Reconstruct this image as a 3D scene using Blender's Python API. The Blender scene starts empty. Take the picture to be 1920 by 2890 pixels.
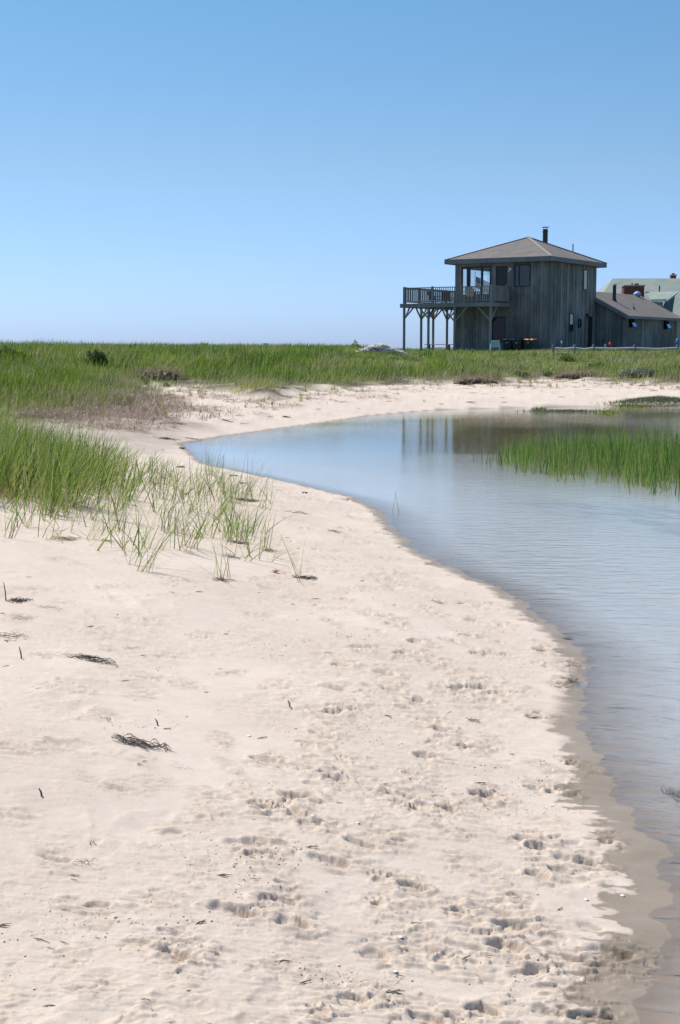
import bpy, math, random
import numpy as np
from mathutils import Vector, Matrix

random.seed(7); rng = np.random.default_rng(7)
S = bpy.context.scene
R = math.radians
# ------------------------------------------------------------ camera
HC = 1.9; FPX = 3965.0; HOR = 978.0; PW, PH = 1920.0, 2890.0
TH = math.atan((PH/2-HOR)/FPX)
cd = bpy.data.cameras.new('camera'); cam = bpy.data.objects.new('camera', cd)
S.collection.objects.link(cam); S.camera = cam
cam.location = (0, 0, HC); cam.rotation_euler = (math.pi/2-TH, 0, 0)
cd.sensor_fit = 'VERTICAL'; cd.sensor_height = 36; cd.lens = 36*FPX/PH
cd.clip_start = .05; cd.clip_end = 20000
# ------------------------------------------------------------ sky and sun
SUN_EL, SUN_AZ = R(57), R(-50)          # azimuth measured from +y towards +x
w = bpy.data.worlds.new('World'); S.world = w; w.use_nodes = True
nt = w.node_tree; bg = nt.nodes['Background']
sky = nt.nodes.new('ShaderNodeTexSky'); sky.sky_type = 'NISHITA'; sky.sun_disc = False
sky.sun_elevation = SUN_EL; sky.sun_rotation = SUN_AZ
sky.altitude = 0; sky.air_density = .8; sky.dust_density = .45; sky.ozone_density = 5
hs = nt.nodes.new('ShaderNodeHueSaturation'); hs.inputs['Saturation'].default_value = 1.09
tcw = nt.nodes.new('ShaderNodeTexCoord'); sxw = nt.nodes.new('ShaderNodeSeparateXYZ'); nt.links.new(tcw.outputs['Generated'], sxw.inputs[0])
rpw = nt.nodes.new('ShaderNodeValToRGB'); nt.links.new(sxw.outputs['Z'], rpw.inputs[0])
e = rpw.color_ramp.elements; e[0].position = 0; e[0].color = (.72, .90, 1.42, 1); e[1].position = .12; e[1].color = (1.02, 1.03, 1.0, 1)
e3 = e.new(.26); e3.color = (.97, 1.15, 1.06, 1)
mlw = nt.nodes.new('ShaderNodeMix'); mlw.data_type = 'RGBA'; mlw.blend_type = 'MULTIPLY'; mlw.inputs[0].default_value = 1
nt.links.new(sky.outputs[0], hs.inputs['Color']); nt.links.new(hs.outputs[0], mlw.inputs[6]); nt.links.new(rpw.outputs[0], mlw.inputs[7]); nt.links.new(mlw.outputs[2], bg.inputs[0])
bg.inputs[1].default_value = .105
sd = bpy.data.lights.new('sun', 'SUN'); sd.energy = 4.0; sd.angle = R(.5); sd.color = (1, .955, .89)
so = bpy.data.objects.new('sun', sd); S.collection.objects.link(so)
sv = Vector((math.sin(SUN_AZ)*math.cos(SUN_EL), math.cos(SUN_AZ)*math.cos(SUN_EL), math.sin(SUN_EL)))
so.rotation_euler = sv.to_track_quat('Z', 'Y').to_euler(); so.location = (-30, 10, 60)
S.view_settings.view_transform = 'Standard'; S.view_settings.look = 'None'
S.view_settings.exposure = .25; S.view_settings.gamma = 1

# ------------------------------------------------------------ helpers
def tag(o, label=None, cat=None, group=None, kind=None):
    if label: o['label'] = label
    if cat: o['category'] = cat
    if group: o['group'] = group
    if kind: o['kind'] = kind
    return o
def empty(name, loc, rz=0, **k):
    o = bpy.data.objects.new(name, None); S.collection.objects.link(o)
    o.empty_display_size = .3; o.location = loc; o.rotation_euler = (0, 0, rz)
    return tag(o, **k)
def link(name, me, mat=None, parent=None, **k):
    if mat: me.materials.append(mat)
    o = bpy.data.objects.new(name, me); S.collection.objects.link(o)
    if parent: o.parent = parent
    return tag(o, **k)
def fast_mesh(name, V, quads=None, tris=None, attrs=None, smooth=False):
    me = bpy.data.meshes.new(name)
    nq = 0 if quads is None else len(quads); ntri = 0 if tris is None else len(tris)
    me.vertices.add(len(V)); me.vertices.foreach_set('co', np.ascontiguousarray(V, dtype=np.float32).ravel())
    idx = []
    if nq: idx.append(np.asarray(quads).ravel())
    if ntri: idx.append(np.asarray(tris).ravel())
    idx = np.concatenate(idx).astype(np.int32)
    me.loops.add(len(idx)); me.loops.foreach_set('vertex_index', idx)
    me.polygons.add(nq+ntri)
    st = np.concatenate([np.arange(nq)*4, nq*4+np.arange(ntri)*3]).astype(np.int32)
    me.polygons.foreach_set('loop_start', st)
    if smooth: me.polygons.foreach_set('use_smooth', np.ones(nq+ntri, dtype=bool))
    me.update(calc_edges=True)
    for k, a in (attrs or {}).items():
        if a.ndim == 1:
            at = me.attributes.new(k, 'FLOAT', 'POINT'); at.data.foreach_set('value', a.astype(np.float32))
        else:
            at = me.attributes.new(k, 'FLOAT_COLOR', 'POINT')
            c = np.ones((len(a), 4), dtype=np.float32); c[:, :3] = a; at.data.foreach_set('color', c.ravel())
    return me
class MB:
    def __init__(s): s.v = []; s.f = []; s.t = []
    def _add(s, vs, fs, tint=None):
        n = len(s.v); s.v += [tuple(v) for v in vs]; s.f += [[i+n for i in f] for f in fs]
        t = random.random() if tint is None else tint
        s.t += [t]*len(vs); return s
    def box(s, a, b, tint=None, M=None):
        x0, y0, z0 = a; x1, y1, z1 = b
        vs = [(x, y, z) for z in (z0, z1) for (x, y) in ((x0, y0), (x1, y0), (x1, y1), (x0, y1))]
        if M: vs = [M @ Vector(v) for v in vs]
        return s._add(vs, [(3,2,1,0),(4,5,6,7),(0,1,5,4),(1,2,6,5),(2,3,7,6),(3,0,4,7)], tint)
    def bar(s, p, q, w, h=None, tint=None, roll=0):
        p = Vector(p); q = Vector(q); h = h or w; d = (q-p); L = d.length
        M = Matrix.Translation(p) @ d.to_track_quat('Z', 'Y').to_matrix().to_4x4() @ Matrix.Rotation(roll, 4, 'Z')
        return s.box((-w/2, -h/2, 0), (w/2, h/2, L), tint, M)
    def tube(s, pts, r, n=8, cap=True, tint=None):
        pts = [Vector(p) for p in pts]; rs = r if hasattr(r, '__len__') else [r]*len(pts)
        vs = []; fs = []
        for i, p in enumerate(pts):
            d = (pts[min(i+1, len(pts)-1)]-pts[max(i-1, 0)])
            if d.length < 1e-7: d = Vector((0, 0, 1))
            q = d.to_track_quat('Z', 'Y')
            for k in range(n):
                a = 2*math.pi*k/n
                vs.append(p+q @ Vector((math.cos(a)*rs[i], math.sin(a)*rs[i], 0)))
        for i in range(len(pts)-1):
            for k in range(n):
                a = i*n+k; b = i*n+(k+1) % n; fs.append((a, b, b+n, a+n))
        if cap: fs.append(tuple(range(n))[::-1]); fs.append(tuple((len(pts)-1)*n+k for k in range(n)))
        return s._add(vs, fs, tint)
    def poly(s, vs, tint=None): return s._add(vs, [tuple(range(len(vs)))], tint)
    def prism(s, vs, off, tint=None):
        n = len(vs); a = [Vector(v) for v in vs]; o = Vector(off); b = [v+o for v in a]
        fs = [tuple(range(n))[::-1], tuple(range(n, 2*n))]+[(i, (i+1) % n, (i+1) % n+n, i+n) for i in range(n)]
        return s._add(a+b, fs, tint)
    def build(s, name, mat, parent=None, bevel=0, smooth=False, **k):
        me = bpy.data.meshes.new(name); me.from_pydata(s.v, [], s.f); me.update()
        at = me.attributes.new('tint', 'FLOAT', 'POINT'); at.data.foreach_set('value', s.t)
        if smooth:
            for p in me.polygons: p.use_smooth = True
        o = link(name, me, mat, parent, **k)
        if bevel:
            m = o.modifiers.new('bevel', 'BEVEL'); m.width = bevel; m.segments = 1
        return o
def copy_tree(o, parent=None):
    c = o.copy(); S.collection.objects.link(c)
    if parent: c.parent = parent
    for ch in [x for x in KIDS(o)]: copy_tree(ch, c)
    return c
def KIDS(o): return [x for x in list(S.collection.objects) if x.parent == o]

# ---- noise
_p = np.random.default_rng(3).permutation(256); _p = np.concatenate([_p, _p, _p])
_ga = np.random.default_rng(4).uniform(0, 2*np.pi, 256); _gx = np.cos(_ga); _gy = np.sin(_ga)
def perl(x, y, seed=0):
    x = np.asarray(x, float)+seed*17.31; y = np.asarray(y, float)+seed*9.77
    xi = np.floor(x); yi = np.floor(y); fx = x-xi; fy = y-yi
    X = xi.astype(int) & 255; Y = yi.astype(int) & 255
    u = fx*fx*fx*(fx*(fx*6-15)+10); v = fy*fy*fy*(fy*(fy*6-15)+10)
    def g(ix, iy, dx, dy):
        h = _p[_p[ix]+iy]; return _gx[h]*dx+_gy[h]*dy
    a = g(X, Y, fx, fy); b = g(X+1, Y, fx-1, fy); c = g(X, Y+1, fx, fy-1); d = g(X+1, Y+1, fx-1, fy-1)
    return 1.4*((a*(1-u)+b*u)*(1-v)+(c*(1-u)+d*u)*v)
def fbm(x, y, o=4, seed=0):
    r = 0; a = 1; f = 1
    for i in range(o): r = r+a*perl(x*f, y*f, seed+i); a *= .5; f *= 2.03
    return r
def sst(a, b, x): t = np.clip((x-a)/(b-a), 0, 1); return t*t*(3-2*t)
def sdist(poly, x, y):
    """signed distance to polygon, positive outside"""
    P = np.asarray(poly, float); Q = np.roll(P, -1, 0); d = np.full(np.shape(x), 1e9); ins = np.zeros(np.shape(x), bool)
    for (ax, ay), (bx, by) in zip(P, Q):
        ex, ey = bx-ax, by-ay; L = ex*ex+ey*ey+1e-12
        t = np.clip(((x-ax)*ex+(y-ay)*ey)/L, 0, 1)
        d = np.minimum(d, (x-ax-t*ex)**2+(y-ay-t*ey)**2)
        c = ((ay > y) != (by > y))
        if by != ay: ins ^= c & (x < (bx-ax)*(y-ay)/(by-ay)+ax)
    d = np.sqrt(d); return np.where(ins, -d, d)
# ---- photograph pixel -> world point at height z (used once, to measure the place)
F_ = np.array([0, math.cos(TH), -math.sin(TH)]); U_ = np.array([0, math.sin(TH), math.cos(TH)])
def at_z(px, py, z):
    d = F_*FPX+np.array([px-PW/2, 0, 0])+U_*(PH/2-py); t = (z-HC)/d[2]; return d[0]*t, d[1]*t
def at_d(px, py, y):
    d = F_*FPX+np.array([px-PW/2, 0, 0])+U_*(PH/2-py); t = y/d[1]; return d[0]*t, y, HC+d[2]*t
VS = 1920/1568
def vz(vx, vy, z): return at_z(vx*VS, vy*VS, z)
# ------------------------------------------------------------ shape of the land
near = [(470,1068),(600,1095),(700,1117),(820,1148),(880,1180),(905,1212),(960,1262),(1020,1300),(1130,1345),(1200,1385),
        (1262,1435),(1325,1475),(1352,1530),(1332,1590),(1345,1630),(1335,1665),(1372,1712),(1388,1760),(1425,1812),(1400,1838),
        (1478,1885),(1452,1905),(1502,1932),(1545,1972),(1500,1998),(1560,2060),(1535,2120),(1556,2150),(1500,2210),(1480,2290),(1500,2380)]
far = [(420,1022),(520,1006),(640,989),(760,973),(850,959),(1000,946),(1240,939),(1568,936)]
POND = [vz(a, b, 0) for a, b in near]
POND = [(p[0]+.02*math.sin(i*5), p[1]) for i, p in enumerate(POND)]
POND += [(.95, 2.4), (1.0, -4), (2.5, -14), (45, -14), (60, 30), (45, 46), (22, 47)]
POND += [vz(a, b, 0) for a, b in far[::-1]]
GR = [vz(a, b, z) for a, b, z in [(1568,886,.5),(1380,880,.5),(1250,872,.5),(1150,886,.5),(1000,880,.55),(850,886,.55),(700,891,.6),
      (620,905,.6),(560,896,.6),(430,885,.6),(370,885,.6),(350,905,.6),(280,915,.65),(180,930,.65)]]
GR += [(-9.5, 24), (-14, 17), (-30, 10), (-300, 0), (-600, 200), (600, 200), (300, 40), (40, 49), (25, 53)]
def land(x, y):
    s = sdist(POND, x, y); s = s+(.05*fbm(x*2.2, y*4.5, 3, 300)+.025*perl(x*9, y*16, 305))*sst(1., .1, np.abs(s)); g = -sdist(GR, x, y)
    z = np.interp(s, [-9, -4, -1.5, -.4, 0, .15, .5, 1.2, 2.5, 5, 10, 20], [-1.1, -.62, -.26, -.05, 0, .014, .055, .17, .30, .43, .52, .56])
    side = sst(14, 4, y+0*x)*.12*sst(1.5, 5, s); z = z+side
    z = z+sst(.3, 3, s)*(.05*perl(x*.35, y*.35, 1)+.02*perl(x*1.1, y*1.1, 2))
    lobe = .09*np.exp(-((x+3.2)/2.2)**2-((y-12.5)/4)**2)+.25*sst(-4, -11, x)*sst(26, 14, y); z = z+lobe*sst(.5, 3, s)
    gn = g+.5*perl(x*.6, y*.6, 5)
    sc = .16*sst(0, .5, gn)*(.6+.6*perl(x*.25, y*.1, 8))
    rise = np.where(True, sst(-.5, 10.5, gn)*.88, 0)+.06*perl(x*.12, y*.12, 7)*sst(0, 5, g)+.05*perl(x*.5, y*.4, 12)*sst(0, 3, g)
    z = z+np.maximum(sc, 0)+rise+.12*sst(-4, -14, x)*sst(2, 12, g)
    z = np.where(z > 1.5, 1.5+.2*(z-1.5), z)
    z = z+(.13*perl(x*.13, y*.05, 31)+.09*perl(x*.5, y*.2, 33)+.05*sst(0, -12, x))*sst(4, 10, g)*sst(3, -2, x)
    z = z-4.5*sst(128, 175, y+0*x)
    return z, s, g
# grid: one sheet, finer where it is near
u = np.concatenate([-.30-.27*np.linspace(1, 0, 75)[:-1]**2*30, np.arange(-.30, .3001, .00085), .30+.27*np.linspace(0, 1, 75)[1:]**2*30])
ys = [-60.]
while ys[-1] < 176:
    y = ys[-1]
    if y < 2.8: st = max(.03, (3-y)*.12)
    else: st = min(y*y/2700, .02*y)
    ys.append(y+max(st, .0045))
ys = np.array(ys)
wy = 2.6+np.where(ys > 2.6, ys-2.6, 0)
XX = u[None, :]*wy[:, None]; YY = np.repeat(ys[:, None], len(u), 1)
ZZ, SS, GG = land(XX, YY)
near_m = sst(26, 16, YY)*sst(-1, .8, YY)
# churned band along the shore and smooth wind-blown sand to the left
band = sst(.1, .45, SS)*sst(4.3, 2.0, SS+.6*perl(XX*.5, YY*.5, 20))*sst(-.1, 0, SS)
churn = band*sst(-.25, .45, fbm(XX*1.1, YY*1.1, 3, 30)+.35)
ZZ = ZZ+sst(0, .4, SS)*near_m*(.010*fbm(XX*1.3, YY*1.6, 2, 40)+.0008*fbm(XX*7, YY*11, 2, 44))
n1 = fbm(XX*9, YY*9, 4, 50)
ZZ += near_m*churn*(.0025*sst(0, .05, fbm(XX*4.5, YY*11, 3, 50))+.002*sst(.1, .14, fbm(XX*9, YY*20, 3, 52))+.003*np.abs(n1)*sst(.1, .6, fbm(XX*2.3, YY*2.3, 2, 57))+.0012*fbm(XX*30, YY*30, 2, 60))
ZZ += near_m*sst(-.35, .1, -np.abs(SS-.05))*(.0035*fbm(XX*3, YY*6, 2, 66))
ZZ += sst(14, 22, YY)*sst(.2, 1, SS)*sst(1, -.5, GG)*.03*fbm(XX*1.9, YY*1.3, 4, 70)
ROW = lambda y: int(np.searchsorted(ys, y))
def window(cx, cy, r):
    i0, i1 = ROW(cy-r), ROW(cy+r)+1; wm = np.interp(cy, ys, wy)
    j0 = max(0, int(np.searchsorted(u, (cx-r)/wm-.06*r)))-2; j1 = int(np.searchsorted(u, (cx+r)/wm+.06*r))+2
    return slice(max(i0-1, 0), i1), slice(max(j0, 0), j1)
def stamp(cx, cy, ang, L, W, dep, rim=.4, sharp=3.5, seed=0):
    sl = window(cx, cy, L*1.3); X = XX[sl]-cx; Y = YY[sl]-cy
    if X.size < 9: return
    p = (X*math.cos(ang)+Y*math.sin(ang))/(L/2); q = (-X*math.sin(ang)+Y*math.cos(ang))/(W/2)
    r = np.sqrt(p*p+q*q*(1+.25*p))*(1+.30*fbm(XX[sl]*12, YY[sl]*12, 2, seed % 90))
    pit = -dep*np.clip((1-r)*sharp, 0, 1)*(.8+.3*p)
    rm = rim*dep*np.exp(-((r-1.22)/.2)**2)*(.7+.9*fbm(XX[sl]*14, YY[sl]*14, 2, seed % 77+3))
    ZZ[sl] += pit+np.clip(rm, -.2*dep, dep)
def scuff(cx, cy, ang, L, W, amp, seed):
    sl = window(cx, cy, L); X = XX[sl]-cx; Y = YY[sl]-cy
    if X.size < 9: return
    p = (X*math.cos(ang)+Y*math.sin(ang))/(L/2); q = (-X*math.sin(ang)+Y*math.cos(ang))/(W/2)
    m = sst(1.15, .55, np.sqrt(p*p+q*q)*(1+.35*fbm(XX[sl]*7, YY[sl]*7, 2, seed % 60)))
    a = XX[sl]+.02*perl(XX[sl]*20, YY[sl]*20, 3); b = YY[sl]
    ZZ[sl] += m*amp*(1.0*sst(0, .06, perl(a*12, b*25, seed % 41))-.5+.7*perl(a*26, b*48, seed % 31)+.5*sst(0, .08, perl(a*8, b*33, seed % 23)))
    SC[sl] = np.maximum(SC[sl], m*(.55+.45*sst(-.3, .3, perl(a*20, b*30, 5))))
SC = np.zeros_like(ZZ)
def groundpt(px, py, it=5):
    z = .3
    for _ in range(it):
        x, y = at_z(px, py, z); z = float(land(np.array([x]), np.array([y]))[0][0])
    return x, y
prints = []
for ox, oy, sc_, L in [(700, 1700, 2.24, [(930,130),(1060,230),(1275,222),(715,278),(960,315),(595,383),(1080,325),(1460,475),(870,440),(555,530),(905,548),(750,560),
     (1210,525),(1310,530),(1430,525),(1060,610),(540,675),(600,650),(1140,735),(1230,790),(410,880),(460,820),(1400,910),(1160,875),(100,985),(360,1030),(610,990),
     (1010,1070),(500,1070),(545,1110),(860,1195),(300,1225),(1020,1290),(1260,1290),(100,1280),(1490,1205),(330,1335),(1130,965),(1180,60),(1380,190),(1150,370),(860,80)]),
   (960, 2200, 1.633, [(205,55),(330,125),(495,120),(660,62),(110,285),(180,445),(340,480),(180,570),(540,600),(820,675),(165,790),(350,760),(470,825),(770,770),(1040,820),
     (890,885),(1030,415),(915,440),(900,310),(1205,275),(70,1015),(400,1095),(660,1052),(960,1070),(1140,1090),(1240,790),(715,600),(1080,360),(860,270)]),
   (0, 2200, 1.633, [(1080,597),(1280,545),(1350,655),(1140,280),(1210,335),(800,800),(840,825),(1525,360),(1480,1080),(1465,190),(1380,70),(1220,115)]),
   (1300, 1700, 2.53, [(100,595),(190,675),(270,640),(50,1025),(160,1360),(640,1330),(790,1140),(520,800),(300,150),(580,320),(270,350),(140,350),(740,570),(700,590),(830,440)])]:
    for a, b in L: prints.append((ox+a/sc_, oy+b/sc_))
for i, (px, py) in enumerate(prints):
    x, y = groundpt(px, py+6); an = R(90+random.uniform(-35, 45))
    scuff(x+.06*random.uniform(.2, 1), y+random.uniform(-.03, .04), an, random.uniform(.26, .4), random.uniform(.16, .26), .006, i)
    k = random.random()
    if k < .82:
        stamp(x, y, R(random.uniform(-28, 28)), random.uniform(.09, .17), random.uniform(.05, .08), random.uniform(.017, .031), .2, random.uniform(3.5, 7), i)
        if k < .3: stamp(x+random.uniform(-.03, .05), y+random.uniform(.12, .18), R(random.uniform(-30, 30)), .085, .045, .012, .15, 4, i+7)
    else:
        stamp(x, y, R(90), .06, .055, .012, .3, 3, i)
        for a in (-40, -13, 13, 40):
            stamp(x+.048*math.sin(R(a)), y+.048*math.cos(R(a)), R(90-a), .03, .021, .012, .15, 3, i)
rr = random.Random(21); cnt = 0
while cnt < 360:                      # the many fainter prints of the walked band
    y = 3.3+17*rr.random()**1.25; x = rr.uniform(-3.5, 2.2)
    _, s, g = land(np.array([x]), np.array([y])); s = s[0]
    if s < .12 or s > 3.6 or rr.random() < (s-1.2)/2.6: continue
    cnt += 1
    an = R(90+rr.uniform(-45, 45)); far_ = 1+.06*max(0, y-8)
    scuff(x, y, an, rr.uniform(.18, .42)*far_, rr.uniform(.1, .24)*far_, rr.uniform(.0025, .006)*far_, cnt)
    if rr.random() < .45: stamp(x+rr.uniform(-.06, .06), y+rr.uniform(-.08, .08), R(rr.uniform(-30, 30)), rr.uniform(.05, .12)*far_, rr.uniform(.03, .05)*far_, rr.uniform(.008, .02)*far_, .2, rr.uniform(2, 5), cnt)
for _ in range(230):                  # old, wind-softened hollows
    y = 3.2+13*rr.random()**1.2; x = rr.uniform(-4.5, 1)
    if x > .1+.0*y and rr.random() < .6: continue
    stamp(x, y, R(rr.uniform(0, 180)), rr.uniform(.15, .42), rr.uniform(.1, .2), rr.uniform(.005, .017), .25, 1.1, _)
for vx, vy, l in [(1330,1575,.14),(1320,1528,.1)]:  # water-filled prints at the edge
    x, y = vz(vx, vy, 0); stamp(x, y, R(80), l*1.2, l*.8, .016, .2, 2, int(vx))
wet = sst(.03, -.0, SS-(.17-.09*sst(5, 8, YY))-(.10-.03*sst(5, 9, YY))*fbm(XX*1.3, YY*2.4, 2, 80)-(.085-.03*sst(5, 9, YY))*fbm(XX*7, YY*17, 5, 84))*sst(30, 22, YY)
wet = np.maximum(wet, sst(.018, .004, ZZ)*sst(1.2, .6, SS))
lst = sst(.3, 1.5, SS)
dry_tr = sst(.25, .75, fbm(XX*.45, YY*.45, 3, 90)+.3)
veg = sst(-.6, 1.5, GG+.7*fbm(XX*.8, YY*.8, 3, 95))
peat = sst(.3, .6, fbm(XX*.35, YY*.5, 3, 99)+.35)*sst(-.4, .2, GG)*sst(2.4, .8, GG)
bq = [vz(a, b_, .6) for a, b_ in [(20, 905), (200, 900), (340, 903), (450, 940), (440, 962), (330, 968), (260, 990), (180, 985), (60, 960)]]
peat = np.maximum(peat, .33*sst(.8, -.8, sdist(bq, XX, YY)+1.0*fbm(XX*.8, YY*.5, 3, 160))*(YY > 15))
nr, nc = XX.shape
I = np.arange(nr*nc).reshape(nr, nc)
quads = np.stack([I[:-1, :-1], I[:-1, 1:], I[1:, 1:], I[1:, :-1]], -1).reshape(-1, 4)
ter = fast_mesh('sand', np.stack([XX, YY, ZZ], -1).reshape(-1, 3), quads, None,
    {'wet': wet.ravel(), 'veg': veg.ravel(), 'peat': peat.ravel(), 'churn': np.maximum(.45*churn*near_m, SC).ravel(), 'shore': SS.ravel().clip(-20, 20)}, True)
def gz(x, y):
    i = min(max(int(np.searchsorted(ys, y))-1, 0), nr-2); fy = (y-ys[i])/(ys[i+1]-ys[i])
    uu = x/np.interp(y, ys, wy); j = min(max(int(np.searchsorted(u, uu))-1, 0), nc-2); fx = (uu-u[j])/(u[j+1]-u[j])
    fx = min(max(fx, 0), 1); fy = min(max(fy, 0), 1)
    return float((ZZ[i, j]*(1-fx)+ZZ[i, j+1]*fx)*(1-fy)+(ZZ[i+1, j]*(1-fx)+ZZ[i+1, j+1]*fx)*fy)
def gza(x, y):
    i = np.clip(np.searchsorted(ys, y)-1, 0, nr-2); fy = np.clip((y-ys[i])/(ys[i+1]-ys[i]), 0, 1)
    uu = x/np.interp(y, ys, wy); j = np.clip(np.searchsorted(u, uu)-1, 0, nc-2); fx = np.clip((uu-u[j])/(u[j+1]-u[j]), 0, 1)
    return (ZZ[i, j]*(1-fx)+ZZ[i, j+1]*fx)*(1-fy)+(ZZ[i+1, j]*(1-fx)+ZZ[i+1, j+1]*fx)*fy
def gp(px, py):
    """photo pixel -> point on the ground"""
    d = F_*FPX+np.array([px-PW/2, 0, 0])+U_*(PH/2-py); d = d/d[1]
    yy = np.geomspace(3, 125, 2500); g = gza(d[0]*yy, yy); hit = np.nonzero(HC+d[2]*yy < g)[0]
    i = hit[0] if len(hit) else 2400
    return float(d[0]*yy[i]), float(yy[i]), float(g[i])

# ------------------------------------------------------------ materials
def mat(name):
    m = bpy.data.materials.new(name); m.use_nodes = True; t = m.node_tree
    return m, t, t.nodes['Principled BSDF']
def N(t, ty, **k):
    n = t.nodes.new(ty)
    for a, b in k.items():
        if a in n.inputs: n.inputs[a].default_value = b
        else: setattr(n, a, b)
    return n
def ramp(t, src, stops):
    r = t.nodes.new('ShaderNodeValToRGB'); e = r.color_ramp.elements
    while len(e) < len(stops): e.new(.5)
    for i, (p, c) in enumerate(stops):
        e[i].position = p; e[i].color = (*c, 1) if len(c) == 3 else c
    t.links.new(src, r.inputs[0]); return r.outputs[0]
def mix(t, f, a, b):
    m = t.nodes.new('ShaderNodeMix'); m.data_type = 'RGBA'
    for s, v in ((0, f), (6, a), (7, b)):
        if hasattr(v, 'is_output'): t.links.new(v, m.inputs[s])
        else: m.inputs[s].default_value = v if s == 0 else (*v, 1)
    return m.outputs[2]
def noise(t, scale, detail=4, rough=.6, vec=None, dist=0):
    n = N(t, 'ShaderNodeTexNoise', Scale=scale, Detail=detail, Roughness=rough, Distortion=dist)
    if vec is None:
        tc = N(t, 'ShaderNodeTexCoord'); vec = tc.outputs['Object']
    t.links.new(vec, n.inputs['Vector']); return n.outputs[0]
def mapr(t, src, a, b, c=0., d=1.):
    m = N(t, 'ShaderNodeMapRange'); m.inputs[1].default_value = a; m.inputs[2].default_value = b
    m.inputs[3].default_value = c; m.inputs[4].default_value = d; t.links.new(src, m.inputs[0]); return m.outputs[0]
def attr(t, name): return N(t, 'ShaderNodeAttribute', attribute_name=name).outputs['Fac']
def math_(t, op, a, b):
    m = N(t, 'ShaderNodeMath', operation=op)
    for i, v in enumerate((a, b)):
        if hasattr(v, 'is_output'): t.links.new(v, m.inputs[i])
        else: m.inputs[i].default_value = v
    return m.outputs[0]
def bump(t, b, h, dist, strength=1., nrm=None):
    n = N(t, 'ShaderNodeBump', Strength=strength, Distance=dist); t.links.new(h, n.inputs['Height'])
    if nrm: t.links.new(nrm, n.inputs['Normal'])
    if b is not None: t.links.new(n.outputs[0], b.inputs['Normal'])
    return n.outputs[0]
def stretch(t, v, kind='Object'):
    tc = N(t, 'ShaderNodeTexCoord'); mp = N(t, 'ShaderNodeMapping'); mp.inputs['Scale'].default_value = v
    t.links.new(tc.outputs[kind], mp.inputs[0]); return mp.outputs[0]
def simple(name, col, rough=.6, var=.15, scale=8, metal=0, bmp=0):
    m, t, b = mat(name); n = noise(t, scale)
    c = mix(t, mapr(t, n, .3, .7), tuple(x*(1-var) for x in col), tuple(min(1, x*(1+var)) for x in col))
    t.links.new(c, b.inputs['Base Color']); b.inputs['Roughness'].default_value = rough; b.inputs['Metallic'].default_value = metal
    if bmp: bump(t, b, n, bmp)
    return m
# sand
m_sand, t, b = mat('sand')
n_b = noise(t, .9, 5); n_m = noise(t, 14, 5, .65); n_f = noise(t, 420, 2, .7)
dry = mix(t, mapr(t, n_b, .35, .65), (.67, .556, .462), (.73, .616, .515))
dry = mix(t, mapr(t, n_m, .35, .75, 0, .55), dry, (.605, .48, .39))
dry = mix(t, mapr(t, n_f, .60, .75, 0, .55), dry, (.30, .225, .17))
dry = mix(t, math_(t, 'MULTIPLY', attr(t, 'churn'), mapr(t, noise(t, 22, 6, .75), .38, .62, .15, 1)), dry, (.54, .43, .335))
wetc = mix(t, mapr(t, noise(t, 2.2, 5), .35, .65), (.30, .237, .172), (.365, .29, .22))
wetc = mix(t, mapr(t, n_f, .6, .8, 0, .35), wetc, (.2, .155, .115))
# silt of the pond bottom, paler with distance from the shore
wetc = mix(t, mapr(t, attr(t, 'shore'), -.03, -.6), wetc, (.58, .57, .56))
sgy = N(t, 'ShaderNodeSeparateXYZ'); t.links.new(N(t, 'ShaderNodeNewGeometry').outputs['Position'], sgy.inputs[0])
wetc = mix(t, math_(t, 'MULTIPLY', mapr(t, sgy.outputs[1], 27, 34), mapr(t, attr(t, 'shore'), -.1, -1)), wetc, (.17, .145, .06))  # olive mud along the far side, also painting the dune's reflection into the bottom
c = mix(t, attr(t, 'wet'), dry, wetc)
thatch = mix(t, mapr(t, noise(t, 5, 5), .35, .65), (.075, .11, .03), (.17, .16, .07))
c = mix(t, attr(t, 'veg'), c, thatch)
c = mix(t, attr(t, 'peat'), c, mix(t, mapr(t, noise(t, 9, 5), .4, .6), (.06, .045, .034), (.17, .13, .10)))
t.links.new(c, b.inputs['Base Color'])
t.links.new(mapr(t, attr(t, 'wet'), 0, 1, .95, .42), b.inputs['Roughness'])
b.inputs['Specular IOR Level'].default_value = .25
nn = bump(t, None, n_m, .008, .2)
nn = bump(t, None, noise(t, 55, 4, .7), .004, .45, nn)
bump(t, b, n_f, .0018, .5, nn)
link('sand', ter, m_sand, kind='structure')
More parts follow.
